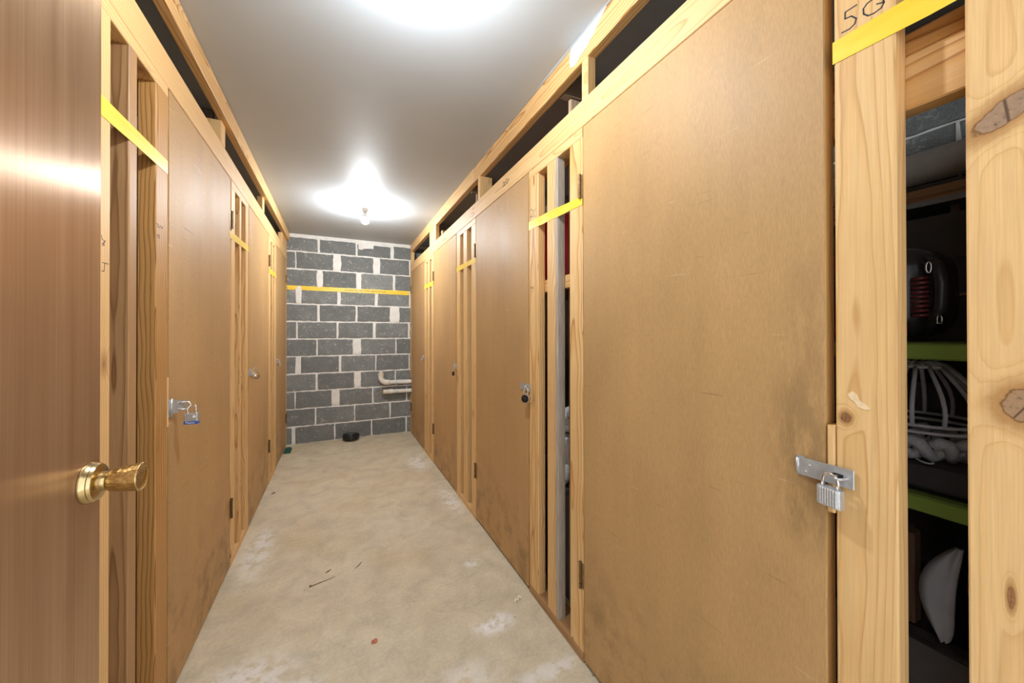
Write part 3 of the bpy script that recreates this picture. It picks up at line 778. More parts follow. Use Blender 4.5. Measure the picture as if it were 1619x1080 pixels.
# near right door: strap hasp and laminated padlock
hp = board('hasp', (XR - .0065, .341, .986), (XR - .0035, .4305, 1.021), M['steel'], D1, c=.0008, label='galvanised strap hasp')
tube('hasp_pin', [(XR - .0055, .4320, .988), (XR - .0055, .4320, 1.019)], .0034, M['steel'], hp)
board('hasp_leaf', (XR - .003, .422, .984), (XR - .0005, .4355, 1.023), M['steel'], hp, c=.0006)
for q in (.4255, .4185): lathe('rivet', (XR - .0064, q - .008, 1.006 - (q - .42) * 2), (-1, 0, 0), [(.0024, 0), (.002, .0008), (.0005, .0012)], M['steel'], hp, 10)
board('hasp_slot', (XR - .0073, .3565, .9985), (XR - .0064, .3725, 1.0085), M['black_metal'], hp, c=.0002)
st = tube('hasp_staple', [(XR - .002, .3665, 1.0035)] + [(XR - .007 - .0190 * math.sin(math.pi * i / 6), .3665 - .008 + .008 * math.cos(math.pi * i / 6), 1.0035) for i in range(7)] + [(XR - .002, .3505, 1.0035)], .0024, M['steel'], FR, 8)
PL = empty('padlock', (XR - .030, .3735, .930), label='laminated steel padlock hanging on the strap hasp of the near right door', cat='padlock')
al = Vector((.18, .98, 0)).normalized()
pc = Vector((XR - .0205, .3705, .9655))
laminated_body('lock_body', pc, al, .0400, .0345, .019, M['steel_rough'], PL)
U('shackle', pc + Vector((0, 0, .017)), .0130, .0125, .0029, al, M['chrome'], PL, (.002, .002))

# left near door: hinged hasp standing out, padlock with a blue label
hl = board('hasp', (XL + .0006, 1.648, .986), (XL + .0035, 1.676, 1.047), M['steel'], E1, c=.0008, label='steel hasp standing out from the door')
tube('hasp_pin', [(XL + .006, 1.662, .984), (XL + .006, 1.662, 1.049)], .0042, M['steel'], hl)
v = [(XL + .006, 1.664, .994), (XL + .034, 1.700, 1.004), (XL + .034, 1.700, 1.036), (XL + .006, 1.664, 1.044)]
v2 = [(a + .0018, b - .0018, c) for a, b, c in v]
world_mesh('hasp_strap', v + v2, [(3, 2, 1, 0), (4, 5, 6, 7), (0, 1, 5, 4), (1, 2, 6, 5), (2, 3, 7, 6), (3, 0, 4, 7)], M['steel'], hl)
tube('hasp_staple', [(XL + .012, 1.674, 1.026), (XL + .030, 1.684, 1.033), (XL + .046, 1.686, 1.031), (XL + .053, 1.686, 1.021), (XL + .046, 1.685, 1.009), (XL + .028, 1.684, 1.007), (XL + .012, 1.674, 1.008)], .0030, M['chrome'], hl, 8)
MP = empty('padlock', (XL + .055, 1.69, .93), label='laminated padlock with a blue lower label hanging on the nearest left door', cat='padlock')
al2 = Vector((.985, -.10, 0)).normalized(); mc = Vector((XL + .0565, 1.680, .975))
mb = laminated_body('lock_body', mc, al2, .0405, .030, .020, M['steel_rough'], MP)
tube('shackle', [mc + al2 * a + Vector((0, b, c)) for a, b, c in ((-.011, -.001, .013), (-.0125, -.002, .027), (-.011, .003, .037), (-.004, .008, .0435), (.004, .008, .0445), (.010, .004, .040), (.0125, 0, .031), (.0125, 0, .012))], .0034, M['chrome'], MP, 10)
nrm2 = Vector((-al2.y, al2.x, 0)); nrm2 = -nrm2 if nrm2.y > 0 else nrm2
ang = math.atan2(al2.y, al2.x)
lab = link('blue_label', beam_mesh('blue_label', .0400, .0225, .0105, .001), M['label_blue'], mc + Vector((0, 0, -.0165)), MP, (0, 0, ang))
text_mesh('lock_lettering', 'Master', .0088, mc + Vector((0, 0, -.0163)) + nrm2 * .0115, (math.pi / 2, 0, ang), M['white_print'], MP, 1.15)
lathe('lock_emblem', mc + al2 * .010 + Vector((0, 0, .004)) + nrm2 * .0085, nrm2, [(.0055, 0), (.0055, .0016), (.004, .002)], M['white_print'], MP, 16)

def dial_lock(c, nrm, label, top, face='dial', r=.0235):
    """round combination padlock: chrome case, black dial, knurled knob, shackle"""
    c = Vector(c); nv = Vector(nrm).normalized(); al = nv.cross(Vector((0, 0, 1))).normalized()
    p = empty('dial_padlock', c - Vector((0, 0, r)), label=label, cat='padlock')
    sharp(lathe('lock_case', c - nv * .009, nv, [(r * .9, 0), (r, .002), (r, .014), (r * .93, .017), (r * .80, .018)], M['chrome'], p, 32))
    sharp(lathe('dial_ring', c + nv * .0088, nv, [(r * .8, 0), (r * .8, .002), (r * .6, .0035), (r * .45, .0035)], M[face], p, 32))
    sharp(lathe('dial_knob', c + nv * .0118, nv, [(r * .42, 0), (r * .40, .008), (r * .3, .0095), (.001, .0095)], M['chrome' if face == 'chrome' else 'dial'], p, 20))
    U('shackle', c + Vector((0, 0, r * .85)), .0105, top, .0033, al, M['chrome'], p)
    return p
def small_hasp(door, wall, side, y0, y1, z0, z1, staple_y):
    s = 1 if side > 0 else -1; pl = XR if side > 0 else XL
    xa, xb = sorted((pl - s * .0008, pl - s * .0034))
    h = board('hasp', (xa, y0, z0), (xb, y1, z1), M['steel'], door, c=.0006)
    zc = (z0 + z1) / 2
    tube('hasp_staple', [(pl - s * .001, staple_y, zc + .011)] + [(pl - s * (.004 + .016 * math.sin(math.pi * i / 6)), staple_y, zc + .011 * math.cos(math.pi * i / 6)) for i in range(7)] + [(pl - s * .001, staple_y, zc - .011)], .0026, M['steel'], h, 8)
    return h
small_hasp(D2, FR, 1, 1.600, 1.705, .988, 1.022, 1.625)
dial_lock((XR - .026, 1.598, .957), (-.80, -.6, 0), 'round dial padlock with a black face on the second right door', .024, 'dial')
small_hasp(D3, FR, 1, 2.838, 2.885, .992, 1.04, 2.853)
def small_padlock(c, along, label, mat='black_metal', w=.030, h=.028):
    c = Vector(c); p = empty('padlock', c - Vector((0, 0, h / 2)), label=label, cat='padlock')
    laminated_body('lock_body', c, along, w, h, .015, M[mat], p)
    U('shackle', c + Vector((0, 0, h / 2 - .001)), w * .30, .018, .0028, along, M['chrome'], p)
    return p
small_padlock((XR - .026, 2.845, .958), (.5, .86, 0), 'small black padlock on the third right door')
small_hasp(D4, FR, 1, 4.05, 4.10, 1.00, 1.04, 4.066)
small_padlock((XR - .026, 4.056, .985), (.5, .86, 0), 'small steel padlock on the right door against the block wall', 'steel_rough')
small_hasp(E2, FL, -1, 2.908, 2.972, 1.00, 1.045, 2.930)
dial_lock((XL + .034, 2.945, .998), (.55, -.83, .05), 'round chrome dial padlock on the middle left door', .022, 'chrome', .0255)
small_hasp(E3, FL, -1, 4.10, 4.15, 1.0, 1.045, 4.13)
small_padlock((XL + .024, 4.126, .985), (.5, -.86, 0), 'small steel padlock on the left door against the block wall', 'steel_rough')

# ================================================================== yellow tape
def tape(label, pts, nrm, h0, h1, ends=None):
    """strip of tape through plan points, following their heights (zlo, zhi per point)"""
    v, f = [], []
    nv = Vector(nrm)
    for (x, y, zlo, zhi) in pts:
        for d in (0, .0005):
            v.append(Vector((x, y, zlo)) + nv * d); v.append(Vector((x, y, zhi)) + nv * d)
    for i in range(len(pts) - 1):
        a = i * 4; b = a + 4
        f += [(a, a + 1, b + 1, b), (a + 2, b + 2, b + 3, a + 3), (a + 1, a + 3, b + 3, b + 1), (a, b, b + 2, a + 2)]
    f += [(0, 2, 3, 1), (len(v) - 4, len(v) - 3, len(v) - 1, len(v) - 2)]
    return world_mesh('yellow_tape', v, f, M['tape'], label=label, cat='tape', group='yellow tape strips round the aisle')
xt = XR - .0006
tape('yellow tape across the 5G stud, nearest strip on the right', [(xt + .012, .3722, 1.790, 1.828), (xt, .3722, 1.787, 1.829), (xt, .2845, 1.784, 1.830), (xt + .001, .245, 1.783, 1.830), (xt, .2085, 1.783, 1.831), (xt, .105, 1.783, 1.833)], (-1, 0, 0), 0, 0)
tape('yellow tape across the slatted gap between the two nearest right doors', [(xt + .010, 1.610, 1.790, 1.824), (xt, 1.611, 1.785, 1.827), (xt, 1.5205, 1.784, 1.826), (xt + .001, 1.48, 1.781, 1.824), (xt, 1.4375, 1.781, 1.823), (xt, 1.3495, 1.778, 1.818), (xt + .001, 1.30, 1.777, 1.815), (xt, 1.2585, 1.776, 1.812), (xt, 1.170, 1.774, 1.808)], (-1, 0, 0), 0, 0)
tape('yellow tape between the second and third right doors', [(xt, 2.842, 1.767, 1.806), (xt, 2.62, 1.766, 1.803), (xt, 2.385, 1.768, 1.801)], (-1, 0, 0), 0, 0)
tape('short yellow tape between the third and fourth right doors', [(xt, 4.046, 1.762, 1.808), (xt, 3.84, 1.760, 1.806), (xt, 3.627, 1.758, 1.803)], (-1, 0, 0), 0, 0)
xt = XL + .0006
tape('yellow tape beside the open entry door, nearest strip on the left', [(xt, 1.18, 1.812, 1.866), (xt, 1.2935, 1.814, 1.864), (xt, 1.41, 1.818, 1.865), (xt, 1.556, 1.820, 1.866), (xt, 1.642, 1.822, 1.866)], (1, 0, 0), 0, 0)
tape('yellow tape between the nearest and middle left doors', [(xt, 2.440, 1.794, 1.836), (xt, 2.69, 1.804, 1.843), (xt, 2.908, 1.812, 1.849)], (1, 0, 0), 0, 0)
tape('yellow tape between the middle and last left doors', [(xt, 3.702, 1.794, 1.837), (xt, 4.11, 1.806, 1.848)], (1, 0, 0), 0, 0)
tb = tape('long yellow tape with lettering across the block wall', [(-.524, YB - .004, 1.788, 1.838), (.15, YB - .004, 1.785, 1.836), (.842, YB - .004, 1.781, 1.834)], (0, -1, 0), 0, 0)
text_mesh('tape_lettering', 'NOTHING MUST BE STORED ABOVE THIS LINE', .026, (.315, YB - .0049, 1.809), (math.pi / 2, .002, 0), M['ink'], tb, .88)

# ================================================================== ceiling lamps
def lamp(x, y, label, glow='bulb'):
    L = empty('ceiling_lamp', (x, y, ZC), label=label, cat='lamp')
    sharp(lathe('lamp_base', (x, y, ZC - .0002), (0, 0, -1), [(.062, 0), (.062, .006), (.058, .010), (.045, .016), (.033, .024), (.030, .026)], M['porcelain'], L, 32))
    sharp(lathe('lamp_socket', (x, y, ZC - .0255), (0, 0, -1), [(.026, 0), (.026, .022), (.0225, .027), (.014, .0275)], M['porcelain'], L, 24))
    b = lathe('added_bulb_collar', (x, y, ZC - .0535), (0, 0, -1), [(.0135, 0), (.0145, .014), (.020, .028), (.030, .050), (.0335, .058)], M['porcelain'], L, 24)  # opaque collar added to keep the bulb's light off the ceiling
    lathe('bulb', (x, y, ZC - .1117), (0, 0, -1), [(.0330, 0), (.0345, .008), (.0335, .020), (.0290, .034), (.0205, .045), (.010, .0505), (.001, .052)], M[glow], L, 20)
    return L
lamp(.226, 3.60, 'bare bulb in a porcelain ceiling holder near the block wall')
lamp(.20, 1.07, 'bare bulb ceiling lamp on the ceiling above the nearest locker doors', 'bulb_near')

# ================================================================== pipes on the block wall
def arc(c, r, a0, a1, n=7):
    return [(c[0] + r * math.cos(a0 + (a1 - a0) * i / n), c[1], c[2] + r * math.sin(a0 + (a1 - a0) * i / n)) for i in range(n + 1)]
yp = YB - .045
P1 = empty('drain_pipe', (.70, yp, .63), label='white pipe with an upturned elbow on the block wall', cat='pipe')
zt, rb = .662, .0265
tube('pipe_run', [(.575, yp, zt + .004), (1.6, yp, zt - .012)], rb, M['pvc'], P1, 20)
tube('pipe_elbow', [(.592, yp, zt + .004)] + arc((.560, yp, zt + .072), .068, -math.pi / 2, -math.pi, 8) + [(.492, yp, zt + .088)], .033, M['pvc'], P1, 20)
sharp(lathe('pipe_collar', (.492, yp, zt + .082), (0, 0, 1), [(.036, 0), (.036, .034), (.030, .036), (.030, .050), (.021, .051), (.021, .062)], M['pvc_fit'], P1, 24))
P2 = empty('drain_pipe', (.70, yp, .52), label='lower white pipe with a cream end fitting on the block wall', cat='pipe')
zl = .548
tube('pipe_run', [(.60, yp, zl), (1.6, yp, zl - .010)], .0255, M['pvc'], P2, 20)
sharp(lathe('pipe_coupling', (.585, yp, zl), (1, 0, 0), [(.031, 0), (.031, .048), (.028, .050)], M['pvc'], P2, 24))
sharp(lathe('pipe_adapter', (.518, yp, zl), (1, 0, 0), [(.026, 0), (.028, .004), (.028, .060), (.026, .066)], M['pvc_fit'], P2, 24))
sharp(lathe('pipe_nozzle', (.492, yp, zl), (1, 0, 0), [(.010, 0), (.012, .004), (.012, .02), (.016, .026)], M['brass'], P2, 16))
for zz, rr, pp in ((zt - .003, .0285, P1), (zl, .0275, P2)):
    v, f = [], []
    pts = [(yp + .05, zz + rr)] + [(yp - (rr + .001) * math.sin(math.pi * i / 8), zz + (rr + .001) * math.cos(math.pi * i / 8)) for i in range(9)] + [(yp + .05, zz - rr)]
    for a, b in pts:
        v += [(.668, a, b), (.690, a, b), (.668, a, b), (.690, a, b)]
    for i, (a, b) in enumerate(pts):
        d = Vector((a - yp, b - zz)); d = d.normalized() * .002
        for j in (2, 3): v[i * 4 + j] = (v[i * 4 + j][0], a + d.x, b + d.y)
    for i in range(len(pts) - 1):
        q = i * 4; w = q + 4
        f += [(q + 2, q + 3, w + 3, w + 2), (q, w, w + 1, q + 1), (q, q + 2, w + 2, w), (q + 1, w + 1, w + 3, q + 3)]
    world_mesh('pipe_strap', v, f, M['steel'], pp)

# ================================================================== things on the floor
v, f = [], []
pts = []
for i in range(75):
    t = i / 74; a = t * 2 * math.pi * 2.6 + 1.2
    rr = .058 + .006 * math.sin(3 * a)
    pts.append((.148 + rr * 1.25 * math.cos(a), 4.822 + rr * math.sin(a), .0185 + .050 * t))
rad = [.0185 * (1 + .10 * (i % 2)) for i in range(75)]
tube('hose_coil', pts, rad, M['black_rubber'], None, 10, label='small black ribbed hose coil on the floor by the block wall', cat='hose')
# green scrap under the far left door
v, f = [], []
n = 14
prof = []
for i in range(n + 1):
    t = i / n; a = t * math.pi
    prof.append((.034 * math.cos(a), .05 * math.sin(a)))
out = [(-.034, -.13)] + [(x, y) for x, y in prof][::-1] + [(.034, -.13)]
m = len(out)
for z, s in ((.0005, 1.0), (.014, 1.04), (.024, .75)):
    for x, y in out: v.append((-.4885 + x * s * .95, 4.71 + y * (s if y > 0 else 1), z + (.004 * math.sin(y * 60))))
for l in range(2):
    for i in range(m):
        j = (i + 1) % m; f.append((l * m + i, l * m + j, (l + 1) * m + j, (l + 1) * m + i))
f.append(tuple(2 * m + i for i in range(m))); f.append(tuple(range(m - 1, -1, -1)))
world_mesh('green_scrap', v, f, M['green_cloth'], label='dark green rounded scrap on the floor at the foot of the last left door', cat='scrap')
# white crumb
v, f = [], []
for (cx, cy, a, L) in ((.768, 1.575, .5, .020), (.790, 1.585, -.3, .018)):
    tube_geo([(cx + L * (t - .5) * math.cos(a), cy + L * (t - .5) * math.sin(a) + .006 * math.sin(t * 3.1), .004 + .006 * math.sin(t * 3.1)) for t in (0, .25, .5, .75, 1)], [.002, .0045, .005, .0045, .002], 6, verts=v, faces=f)
tube_geo([(.776, 1.577, .004), (.784, 1.583, .004)], .002, 6, verts=v, faces=f)
world_mesh('paper_crumb', v, f, M['paper'], label='curled white paper crumb on the floor near the slatted right gap', cat='litter')
# red leaf
v = [(.139, 1.625, .006)]; n = 14
for i in range(n):
    a = 2 * math.pi * i / n; r = .013 * (1 + .35 * (i % 2) * rnd.random()) * rnd.uniform(.75, 1.1)
    v.append((.139 + r * math.cos(a), 1.625 + r * .9 * math.sin(a), .002 + .003 * rnd.random()))
f = [(0, 1 + i, 1 + (i + 1) % n) for i in range(n)]
v += [(a, b, .0004) for a, b, c in v[1:]]
f += [(1 + i, 1 + n + i, 1 + n + (i + 1) % n, 1 + (i + 1) % n) for i in range(n)] + [tuple(1 + n + i for i in range(n - 1, -1, -1))]
world_mesh('red_leaf', v, f, M['leaf'], label='crumpled reddish dry leaf on the floor', cat='leaf')
tube('dry_twig', [(-.128, 2.112, .005), (-.122, 2.114, .004), (-.116, 2.116, .0022), (-.07, 2.128, .0022), (-.01, 2.146, .0018)], [.003, .0055, .002, .0014, .0008], M['twig'], None, 6, label='thin dry twig with a seed head on the floor', cat='twig')
tube('dry_twig', [(-.060, 2.200, .002), (-.045, 2.208, .003), (-.03, 2.222, .0015)], [.0008, .003, .0008], M['twig'], None, 6, label='short dark curled chip just beyond the long twig', cat='twig')
tube('dry_twig', [(.085, 2.17, .002), (.110, 2.20, .0028), (.125, 2.225, .0012)], [.0008, .0022, .0008], M['twig'], None, 6, label='short dry chip on the mid floor to the right of the long twig', cat='twig')
tube('dry_twig', [(-.475, 3.465, .003), (-.460, 3.485, .005), (-.448, 3.478, .002)], [.002, .005, .001], M['twig'], None, 6, label='brown dry chip on the floor by the middle left door', cat='twig')

# ================================================================== inside the 5G locker
pipe = tube('drain_pipe', [(1.90, .16, 1.868), (1.90, 1.355, 1.868)], .056, M['pvc_grey'], None, 28, label='thick pale grey pipe seen through the 5G slot', cat='pipe')
sh = board('wall_shelf', (1.74, .16, 1.690), (1.995, 1.36, 1.708), M['grey_metal'], None, axis='Y', c=.001, label='grey shelf edge below the thick pipe in the 5G locker', cat='shelf')
for yy in (.45, 1.2): board('shelf_bracket', (1.80, yy, 1.56), (1.99, yy + .02, 1.6895), M['grey_metal'], sh, c=.001)
for i in range(3):
    z0 = 1.709 + i * .0165
    board('wood_strip', (1.75 + .012 * i, .28 + .01 * i, z0), (1.83 + .012 * i, 1.30, z0 + .0155), M['pine_brown'], None, axis='Y', c=.001, color=seed(.9), label=('lowest', 'middle', 'topmost')[i] + ' thin wood strip on the grey shelf below the pipe', cat='wood strip', group='wood strips on the shelf')
# dark carton put in for the shade below the shelf, against the far side
wc = board('shade_carton', (1.52, .30, .001), (1.73, 1.30, 1.60), M['carton_dark'], None, c=.004, label='tall dark carton added for the shaded space behind the bag in the 5G locker', cat='carton')
board('carton_flap', (1.515, .30, 1.48), (1.5195, 1.30, 1.603), M['carton_dark'], wc, c=.001)
board('carton_tape', (1.5165, .30, 1.375), (1.5195, 1.30, 1.381), M['carton'], wc, c=.0005)
LX0, LX1, LY0, LY1 = 1.05, 1.48, .185, .93
def rounded_rect(x0, x1, y0, y1, r, n=5):
    p = []
    for cx, cy, a0 in ((x1 - r, y1 - r, 0), (x0 + r, y1 - r, 90), (x0 + r, y0 + r, 180), (x1 - r, y0 + r, 270)):
        for i in range(n + 1):
            a = math.radians(a0 + 90 * i / n); p.append((cx + r * math.cos(a), cy + r * math.sin(a)))
    return p
def loft(name, levels, mat, parent, cap0=True, cap1=True, **kw):
    """levels: (x0,x1,y0,y1,r,z)"""
    v, f = [], []
    for lv in levels:
        ring = rounded_rect(*lv[:5]); v += [(a, b, lv[5]) for a, b in ring]
    m = len(ring)
    for l in range(len(levels) - 1):
        for i in range(m): f.append((l * m + i, l * m + (i + 1) % m, (l + 1) * m + (i + 1) % m, (l + 1) * m + i))
    if cap0: f.append(tuple(range(m - 1, -1, -1)))
    if cap1: f.append(tuple((len(levels) - 1) * m + i for i in range(m)))
    return world_mesh(name, v, f, mat, parent, smooth=False, **kw)
def tote(z0, z1, label):
    t = empty('storage_tote', ((LX0 + LX1) / 2, (LY0 + LY1) / 2, z0), label=label, cat='box')
    k_ = .028
    # thin-walled clear box: outside, rim, inside
    loft('tote_body', [(LX0 + k_, LX1 - k_, LY0 + k_, LY1 - k_, .04, z0), (LX0 + k_ - .006, LX1 - k_ + .006, LY0 + k_ - .006, LY1 - k_ + .006, .045, z0 + .012), (LX0 + .012, LX1 - .012, LY0 + .012, LY1 - .012, .05, z1 - .034),
                       (LX0 + .0145, LX1 - .0145, LY0 + .0145, LY1 - .0145, .05, z1 - .034), (LX0 + k_ - .0035, LX1 - k_ + .0035, LY0 + k_ - .0035, LY1 - k_ + .0035, .045, z0 + .014), (LX0 + k_ + .003, LX1 - k_ - .003, LY0 + k_ + .003, LY1 - k_ - .003, .04, z0 + .0025)], M['clear'], t)
    loft('tote_lid', [(LX0 + .004, LX1 - .004, LY0 + .004, LY1 - .004, .05, z1 - .033), (LX0, LX1, LY0, LY1, .05, z1 - .030), (LX0, LX1, LY0, LY1, .05, z1 - .004), (LX0 + .006, LX1 - .006, LY0 + .006, LY1 - .006, .05, z1 - .0005), (LX0 + .03, LX1 - .03, LY0 + .03, LY1 - .03, .04, z1)], M['green_lid'], t, label='olive green lid')
    return t
tote(.949, 1.253, 'upper clear tote with a green lid and white wire frames in the 5G locker')
tote(.640, .9485, 'lower clear tote with a green lid under the other one')
# contents of the upper tote: white wire frame over a coil of rope
WF = empty('wire_frame', (1.19, .36, 1.0), label='white wire dome frame inside the upper clear tote', cat='frame')
def ring(c, r, n=28, e=1.0): return [(c[0] + r * math.cos(2 * math.pi * i / n), c[1] + r * e * math.sin(2 * math.pi * i / n), c[2]) for i in range(n)]
wc_ = (1.19, .360)
for rr, zz, nm in ((.045, 1.199, 'wire_ring'), (.100, 1.080, 'wire_ring'), (.098, 1.066, 'wire_ring')):
    tube(nm, ring((wc_[0], wc_[1], zz), rr), .0034, M['white_wire'], WF, 8, True)
for i in range(14):
    a = 2 * math.pi * i / 14 + .2
    pts = []
    for s in range(7):
        t = s / 6; r = .045 + .055 * math.sin(t * math.pi / 2) ** 1.2 + .012 * math.sin(t * math.pi)
        z = 1.199 - .119 * t
        pts.append((wc_[0] + r * math.cos(a), wc_[1] + r * math.sin(a), z))
    tube('wire_rib', pts, .0040, M['white_wire'], WF, 8)
for i in range(14):
    a = 2 * math.pi * i / 14
    tube('wire_spoke', [(wc_[0] + .006 * math.cos(a), wc_[1] + .006 * math.sin(a), 1.205), (wc_[0] + .028 * math.cos(a), wc_[1] + .028 * math.sin(a), 1.210), (wc_[0] + .045 * math.cos(a), wc_[1] + .045 * math.sin(a), 1.200)], .003, M['white_wire'], WF, 6)
RC = empty('rope_coil', (1.18, .36, 1.0), label='coil of thick white rope below the wire frame in the tote', cat='rope')
for i in range(14):
    a = 2 * math.pi * i / 14
    c = Vector((1.19 + .078 * math.cos(a), .36 + .078 * math.sin(a), 1.030))
    tdir = Vector((-math.sin(a), math.cos(a), 0)); rdir = Vector((math.cos(a), math.sin(a), 0))
    pts = [c + tdir * (.03 * (t - .5) * 2) + rdir * .014 * math.sin(t * math.pi * 2) + Vector((0, 0, .018 * math.cos(t * math.pi * 2 - 1))) for t in [j / 8 for j in range(9)]]
    tube('rope_strand', pts, .0115, M['rope'], RC, 8)
tube('loose_wire', [(1.20, .40, 1.003), (1.10, .33, 1.006), (1.094, .322, 1.006), (1.095, .315, 1.006), (1.105, .313, 1.006), (1.2, .36, 1.003)], .0018, M['white_wire'], RC, 6)
board('inner_carton', (1.09, .235, .9535), (1.30, .52, .9995), M['carton_dark'], None, c=.003, label='flat dark box under the coil of white rope in the upper clear tote', cat='box')
bk = board('inner_carton', (1.33, .26, .9535), (1.42, .85, 1.15), M['carton_dark'], None, c=.003, label='dark box at the back of the upper clear tote', cat='box')
# contents of the lower tote
board('brown_book', (1.13, .350, .6435), (1.165, .56, .838), M['book'], None, c=.003, label='brown upright book in the lower clear tote', cat='book')
board('brown_book', (1.175, .37, .6435), (1.20, .56, .832), M['book'], None, c=.003, label='second brown book just behind the first in the lower tote', cat='book')
v, f = [], []
n = 12
for i in range(n + 1):
    t = i / n
    z = .648 + .194 * t
    cy = .302 + .014 * math.sin(t * math.pi) - .018 * (t ** 3)
    half = .006 + .019 * math.sin(math.pi * min(1, t * 1.02)) ** .7
    for q, dx in ((-1, 0), (-.55, -.010), (-.1, -.002), (.25, -.014), (.7, -.006), (1, 0)):
        v.append((1.115 + dx, cy + q * half, z))
    for q, dx in ((1, .006), (-1, .006)): v.append((1.120 + dx, cy + q * half, z))
m = 8
for i in range(n):
    for j in range(m): f.append((i * m + j, (i + 1) * m + j, (i + 1) * m + (j + 1) % m, i * m + (j + 1) % m))
f += [tuple(range(m)), tuple(n * m + j for j in range(m - 1, -1, -1))]
world_mesh('folded_cloth', v, f, M['white_cloth'], smooth=True, label='folded white cloth curled against the lower clear tote front', cat='cloth')
FB = empty('foil_bag', (1.20, .275, .6435), label='dark crinkled bag beside the folded cloth in the lower tote', cat='bag')
bm = bmesh.new(); bmesh.ops.create_icosphere(bm, subdivisions=3, radius=1)
for vv in bm.verts:
    q = 1 + rnd.uniform(-.13, .13); vv.co = Vector((vv.co.x * .040 * q, vv.co.y * .024 * q, vv.co.z * .092 * q))
me = bpy.data.meshes.new('bag_body'); bm.to_mesh(me); bm.free()
link('bag_body', me, M['leather'], (1.185, .263, .752), FB)
# box carrying the totes, carton flap leaning out below
sb = board('support_carton', (1.13, .19, .001), (1.48, .90, .6395), M['carton_dark'], None, c=.004, label='black carton carrying the two clear totes', cat='carton')
board('open_carton', (.985, .285, .001), (1.10, .70, .43), M['carton'], None, c=.004, label='brown carton on the floor behind the 5G stud', cat='carton')
# bag on top of the upper tote
BG = empty('leather_bag', (1.27, .45, 1.2535), label='black and dark red leather bag on the upper green lid', cat='bag')
def blob(name, c, s, mat, parent, p=4.0, n=(18, 12), **kw):
    v, f = [], []
    def sp(a, e): return math.copysign(abs(a) ** e, a)
    nu, nv_ = n; e = 2.0 / p
    for i in range(nv_ + 1):
        ph = -math.pi / 2 + math.pi * i / nv_
        for j in range(nu):
            th = 2 * math.pi * j / nu
            v.append((c[0] + s[0] * sp(math.cos(ph), e) * sp(math.cos(th), e), c[1] + s[1] * sp(math.cos(ph), e) * sp(math.sin(th), e), c[2] + s[2] * sp(math.sin(ph), e)))
    for i in range(nv_):
        for j in range(nu): f.append((i * nu + j, i * nu + (j + 1) % nu, (i + 1) * nu + (j + 1) % nu, (i + 1) * nu + j))
    return world_mesh(name, v, f, mat, parent, smooth=True, **kw)
blob('bag_body', (1.30, .500, 1.370), (.10, .165, .116), M['leather'], BG, 4)
blob('bag_pocket', (1.205, .475, 1.352), (.020, .085, .062), M['leather'], BG, 5)
tube('pocket_piping', [(1.190, .475 + .075 * math.cos(2 * math.pi * i / 28) * (1 if abs(math.cos(2 * math.pi * i / 28)) < .8 else .97), 1.352 + .053 * math.copysign(abs(math.sin(2 * math.pi * i / 28)) ** .6, math.sin(2 * math.pi * i / 28))) for i in range(28)], .0032, M['leather'], BG, 8, True)
blob('bag_top_panel', (1.205, .49, 1.448), (.016, .10, .028), M['maroon'], BG, 5)
blob('bag_bottom_panel', (1.205, .49, 1.283), (.016, .11, .024), M['maroon'], BG, 5)
for i in range(9): tube('trim_rib', [(1.194, .372, 1.312 + i * .0105), (1.192, .358, 1.313 + i * .0105), (1.200, .346, 1.314 + i * .0105)], .0042, M['maroon'], BG, 6)
tube('bag_strap', [(1.21, .350, 1.44), (1.19, .330, 1.42), (1.185, .322, 1.38), (1.19, .325, 1.33), (1.205, .345, 1.285)], .011, M['leather'], BG, 8)
tube('strap_buckle', [(1.179, .340 + .004 * math.cos(2 * math.pi * i / 16), 1.418 + .012 * math.sin(2 * math.pi * i / 16)) for i in range(16)], .0022, M['chrome'], BG, 6, True)
lathe('bag_stud', (1.187, .389, 1.368), (-1, 0, 0), [(.006, 0), (.005, .003), (.001, .004)], M['chrome'], BG, 14)
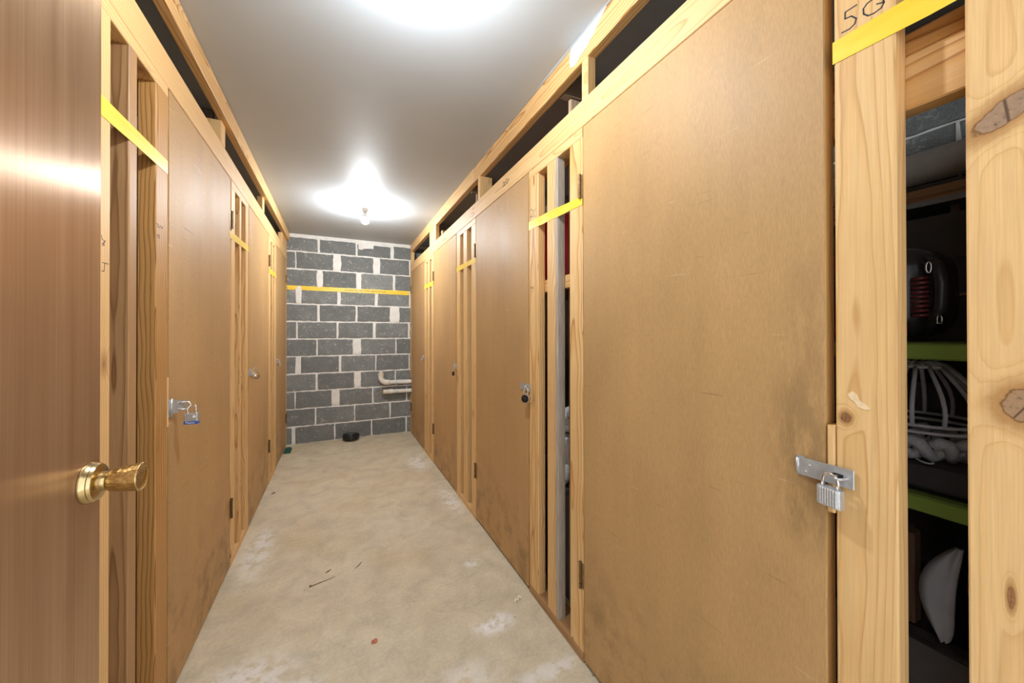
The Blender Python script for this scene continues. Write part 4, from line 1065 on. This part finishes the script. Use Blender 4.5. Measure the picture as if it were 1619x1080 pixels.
tube('zip_pull', [(1.186, .3265, 1.318), (1.186, .3225, 1.306), (1.186, .3225, 1.294), (1.186, .3295, 1.294), (1.186, .3295, 1.306)], .0016, M['chrome'], BG, 6, True)

# ================================================================== inside the next locker (behind the grey stud)
rb_ = empty('red_bin', (1.05, 1.62, 1.531), label='bright red plastic bin on the shelf behind the grey stud', cat='bin')
loft('bin_body', [(.955, 1.24, 1.44, 1.90, .03, 1.547), (.945, 1.25, 1.43, 1.91, .03, 1.80)], M['red'], rb_)
loft('bin_rim', [(.940, 1.255, 1.425, 1.915, .03, 1.80), (.940, 1.255, 1.425, 1.915, .03, 1.83)], M['red'], rb_)
board('shelf_board', (.9365, 1.435, 1.5305), (1.60, 2.40, 1.5465), M['pine_brown'], None, axis='Y', color=seed(.8), label='wooden shelf board carrying the red bin', cat='shelf')
def bag(c, s, label, seedv):
    r2 = random.Random(seedv)
    bm = bmesh.new(); bmesh.ops.create_icosphere(bm, subdivisions=4, radius=1)
    lob = [(Vector((r2.uniform(-1, 1), r2.uniform(-1, 1), r2.uniform(-1, 1))).normalized(), r2.uniform(3, 9), r2.uniform(.03, .09)) for _ in range(14)]
    for vv in bm.verts:
        q = 1 + sum(a * math.sin(k_ * vv.co.dot(d) + i) for i, (d, k_, a) in enumerate(lob)) * .8 + r2.uniform(-.02, .02)
        vv.co = Vector((vv.co.x * s[0] * q, vv.co.y * s[1] * q, max(-.93, vv.co.z * q) * s[2]))
    me = bpy.data.meshes.new('plastic_bag'); bm.to_mesh(me); bm.free()
    return link('plastic_bag', me, M['clear_bag'], c, None, label=label, cat='bag', group='white plastic bags in the second right locker')
board('storage_carton', (1.0, 1.44, .001), (1.45, 2.2, .50), M['carton_dark'], None, c=.003, label='dark carton under the white plastic bags', cat='carton')
board('storage_carton', (1.24, 1.45, .5005), (1.5, 2.1, 1.12), M['carton_dark'], None, c=.003, label='dark carton standing behind the white plastic bags', cat='carton')
bag((1.10, 1.60, .635), (.11, .14, .13), 'lower crumpled white plastic bag behind the grey stud', 3)
bag((1.10, 1.54, .845), (.10, .09, .072), 'upper crumpled white plastic bag behind the grey stud', 5)
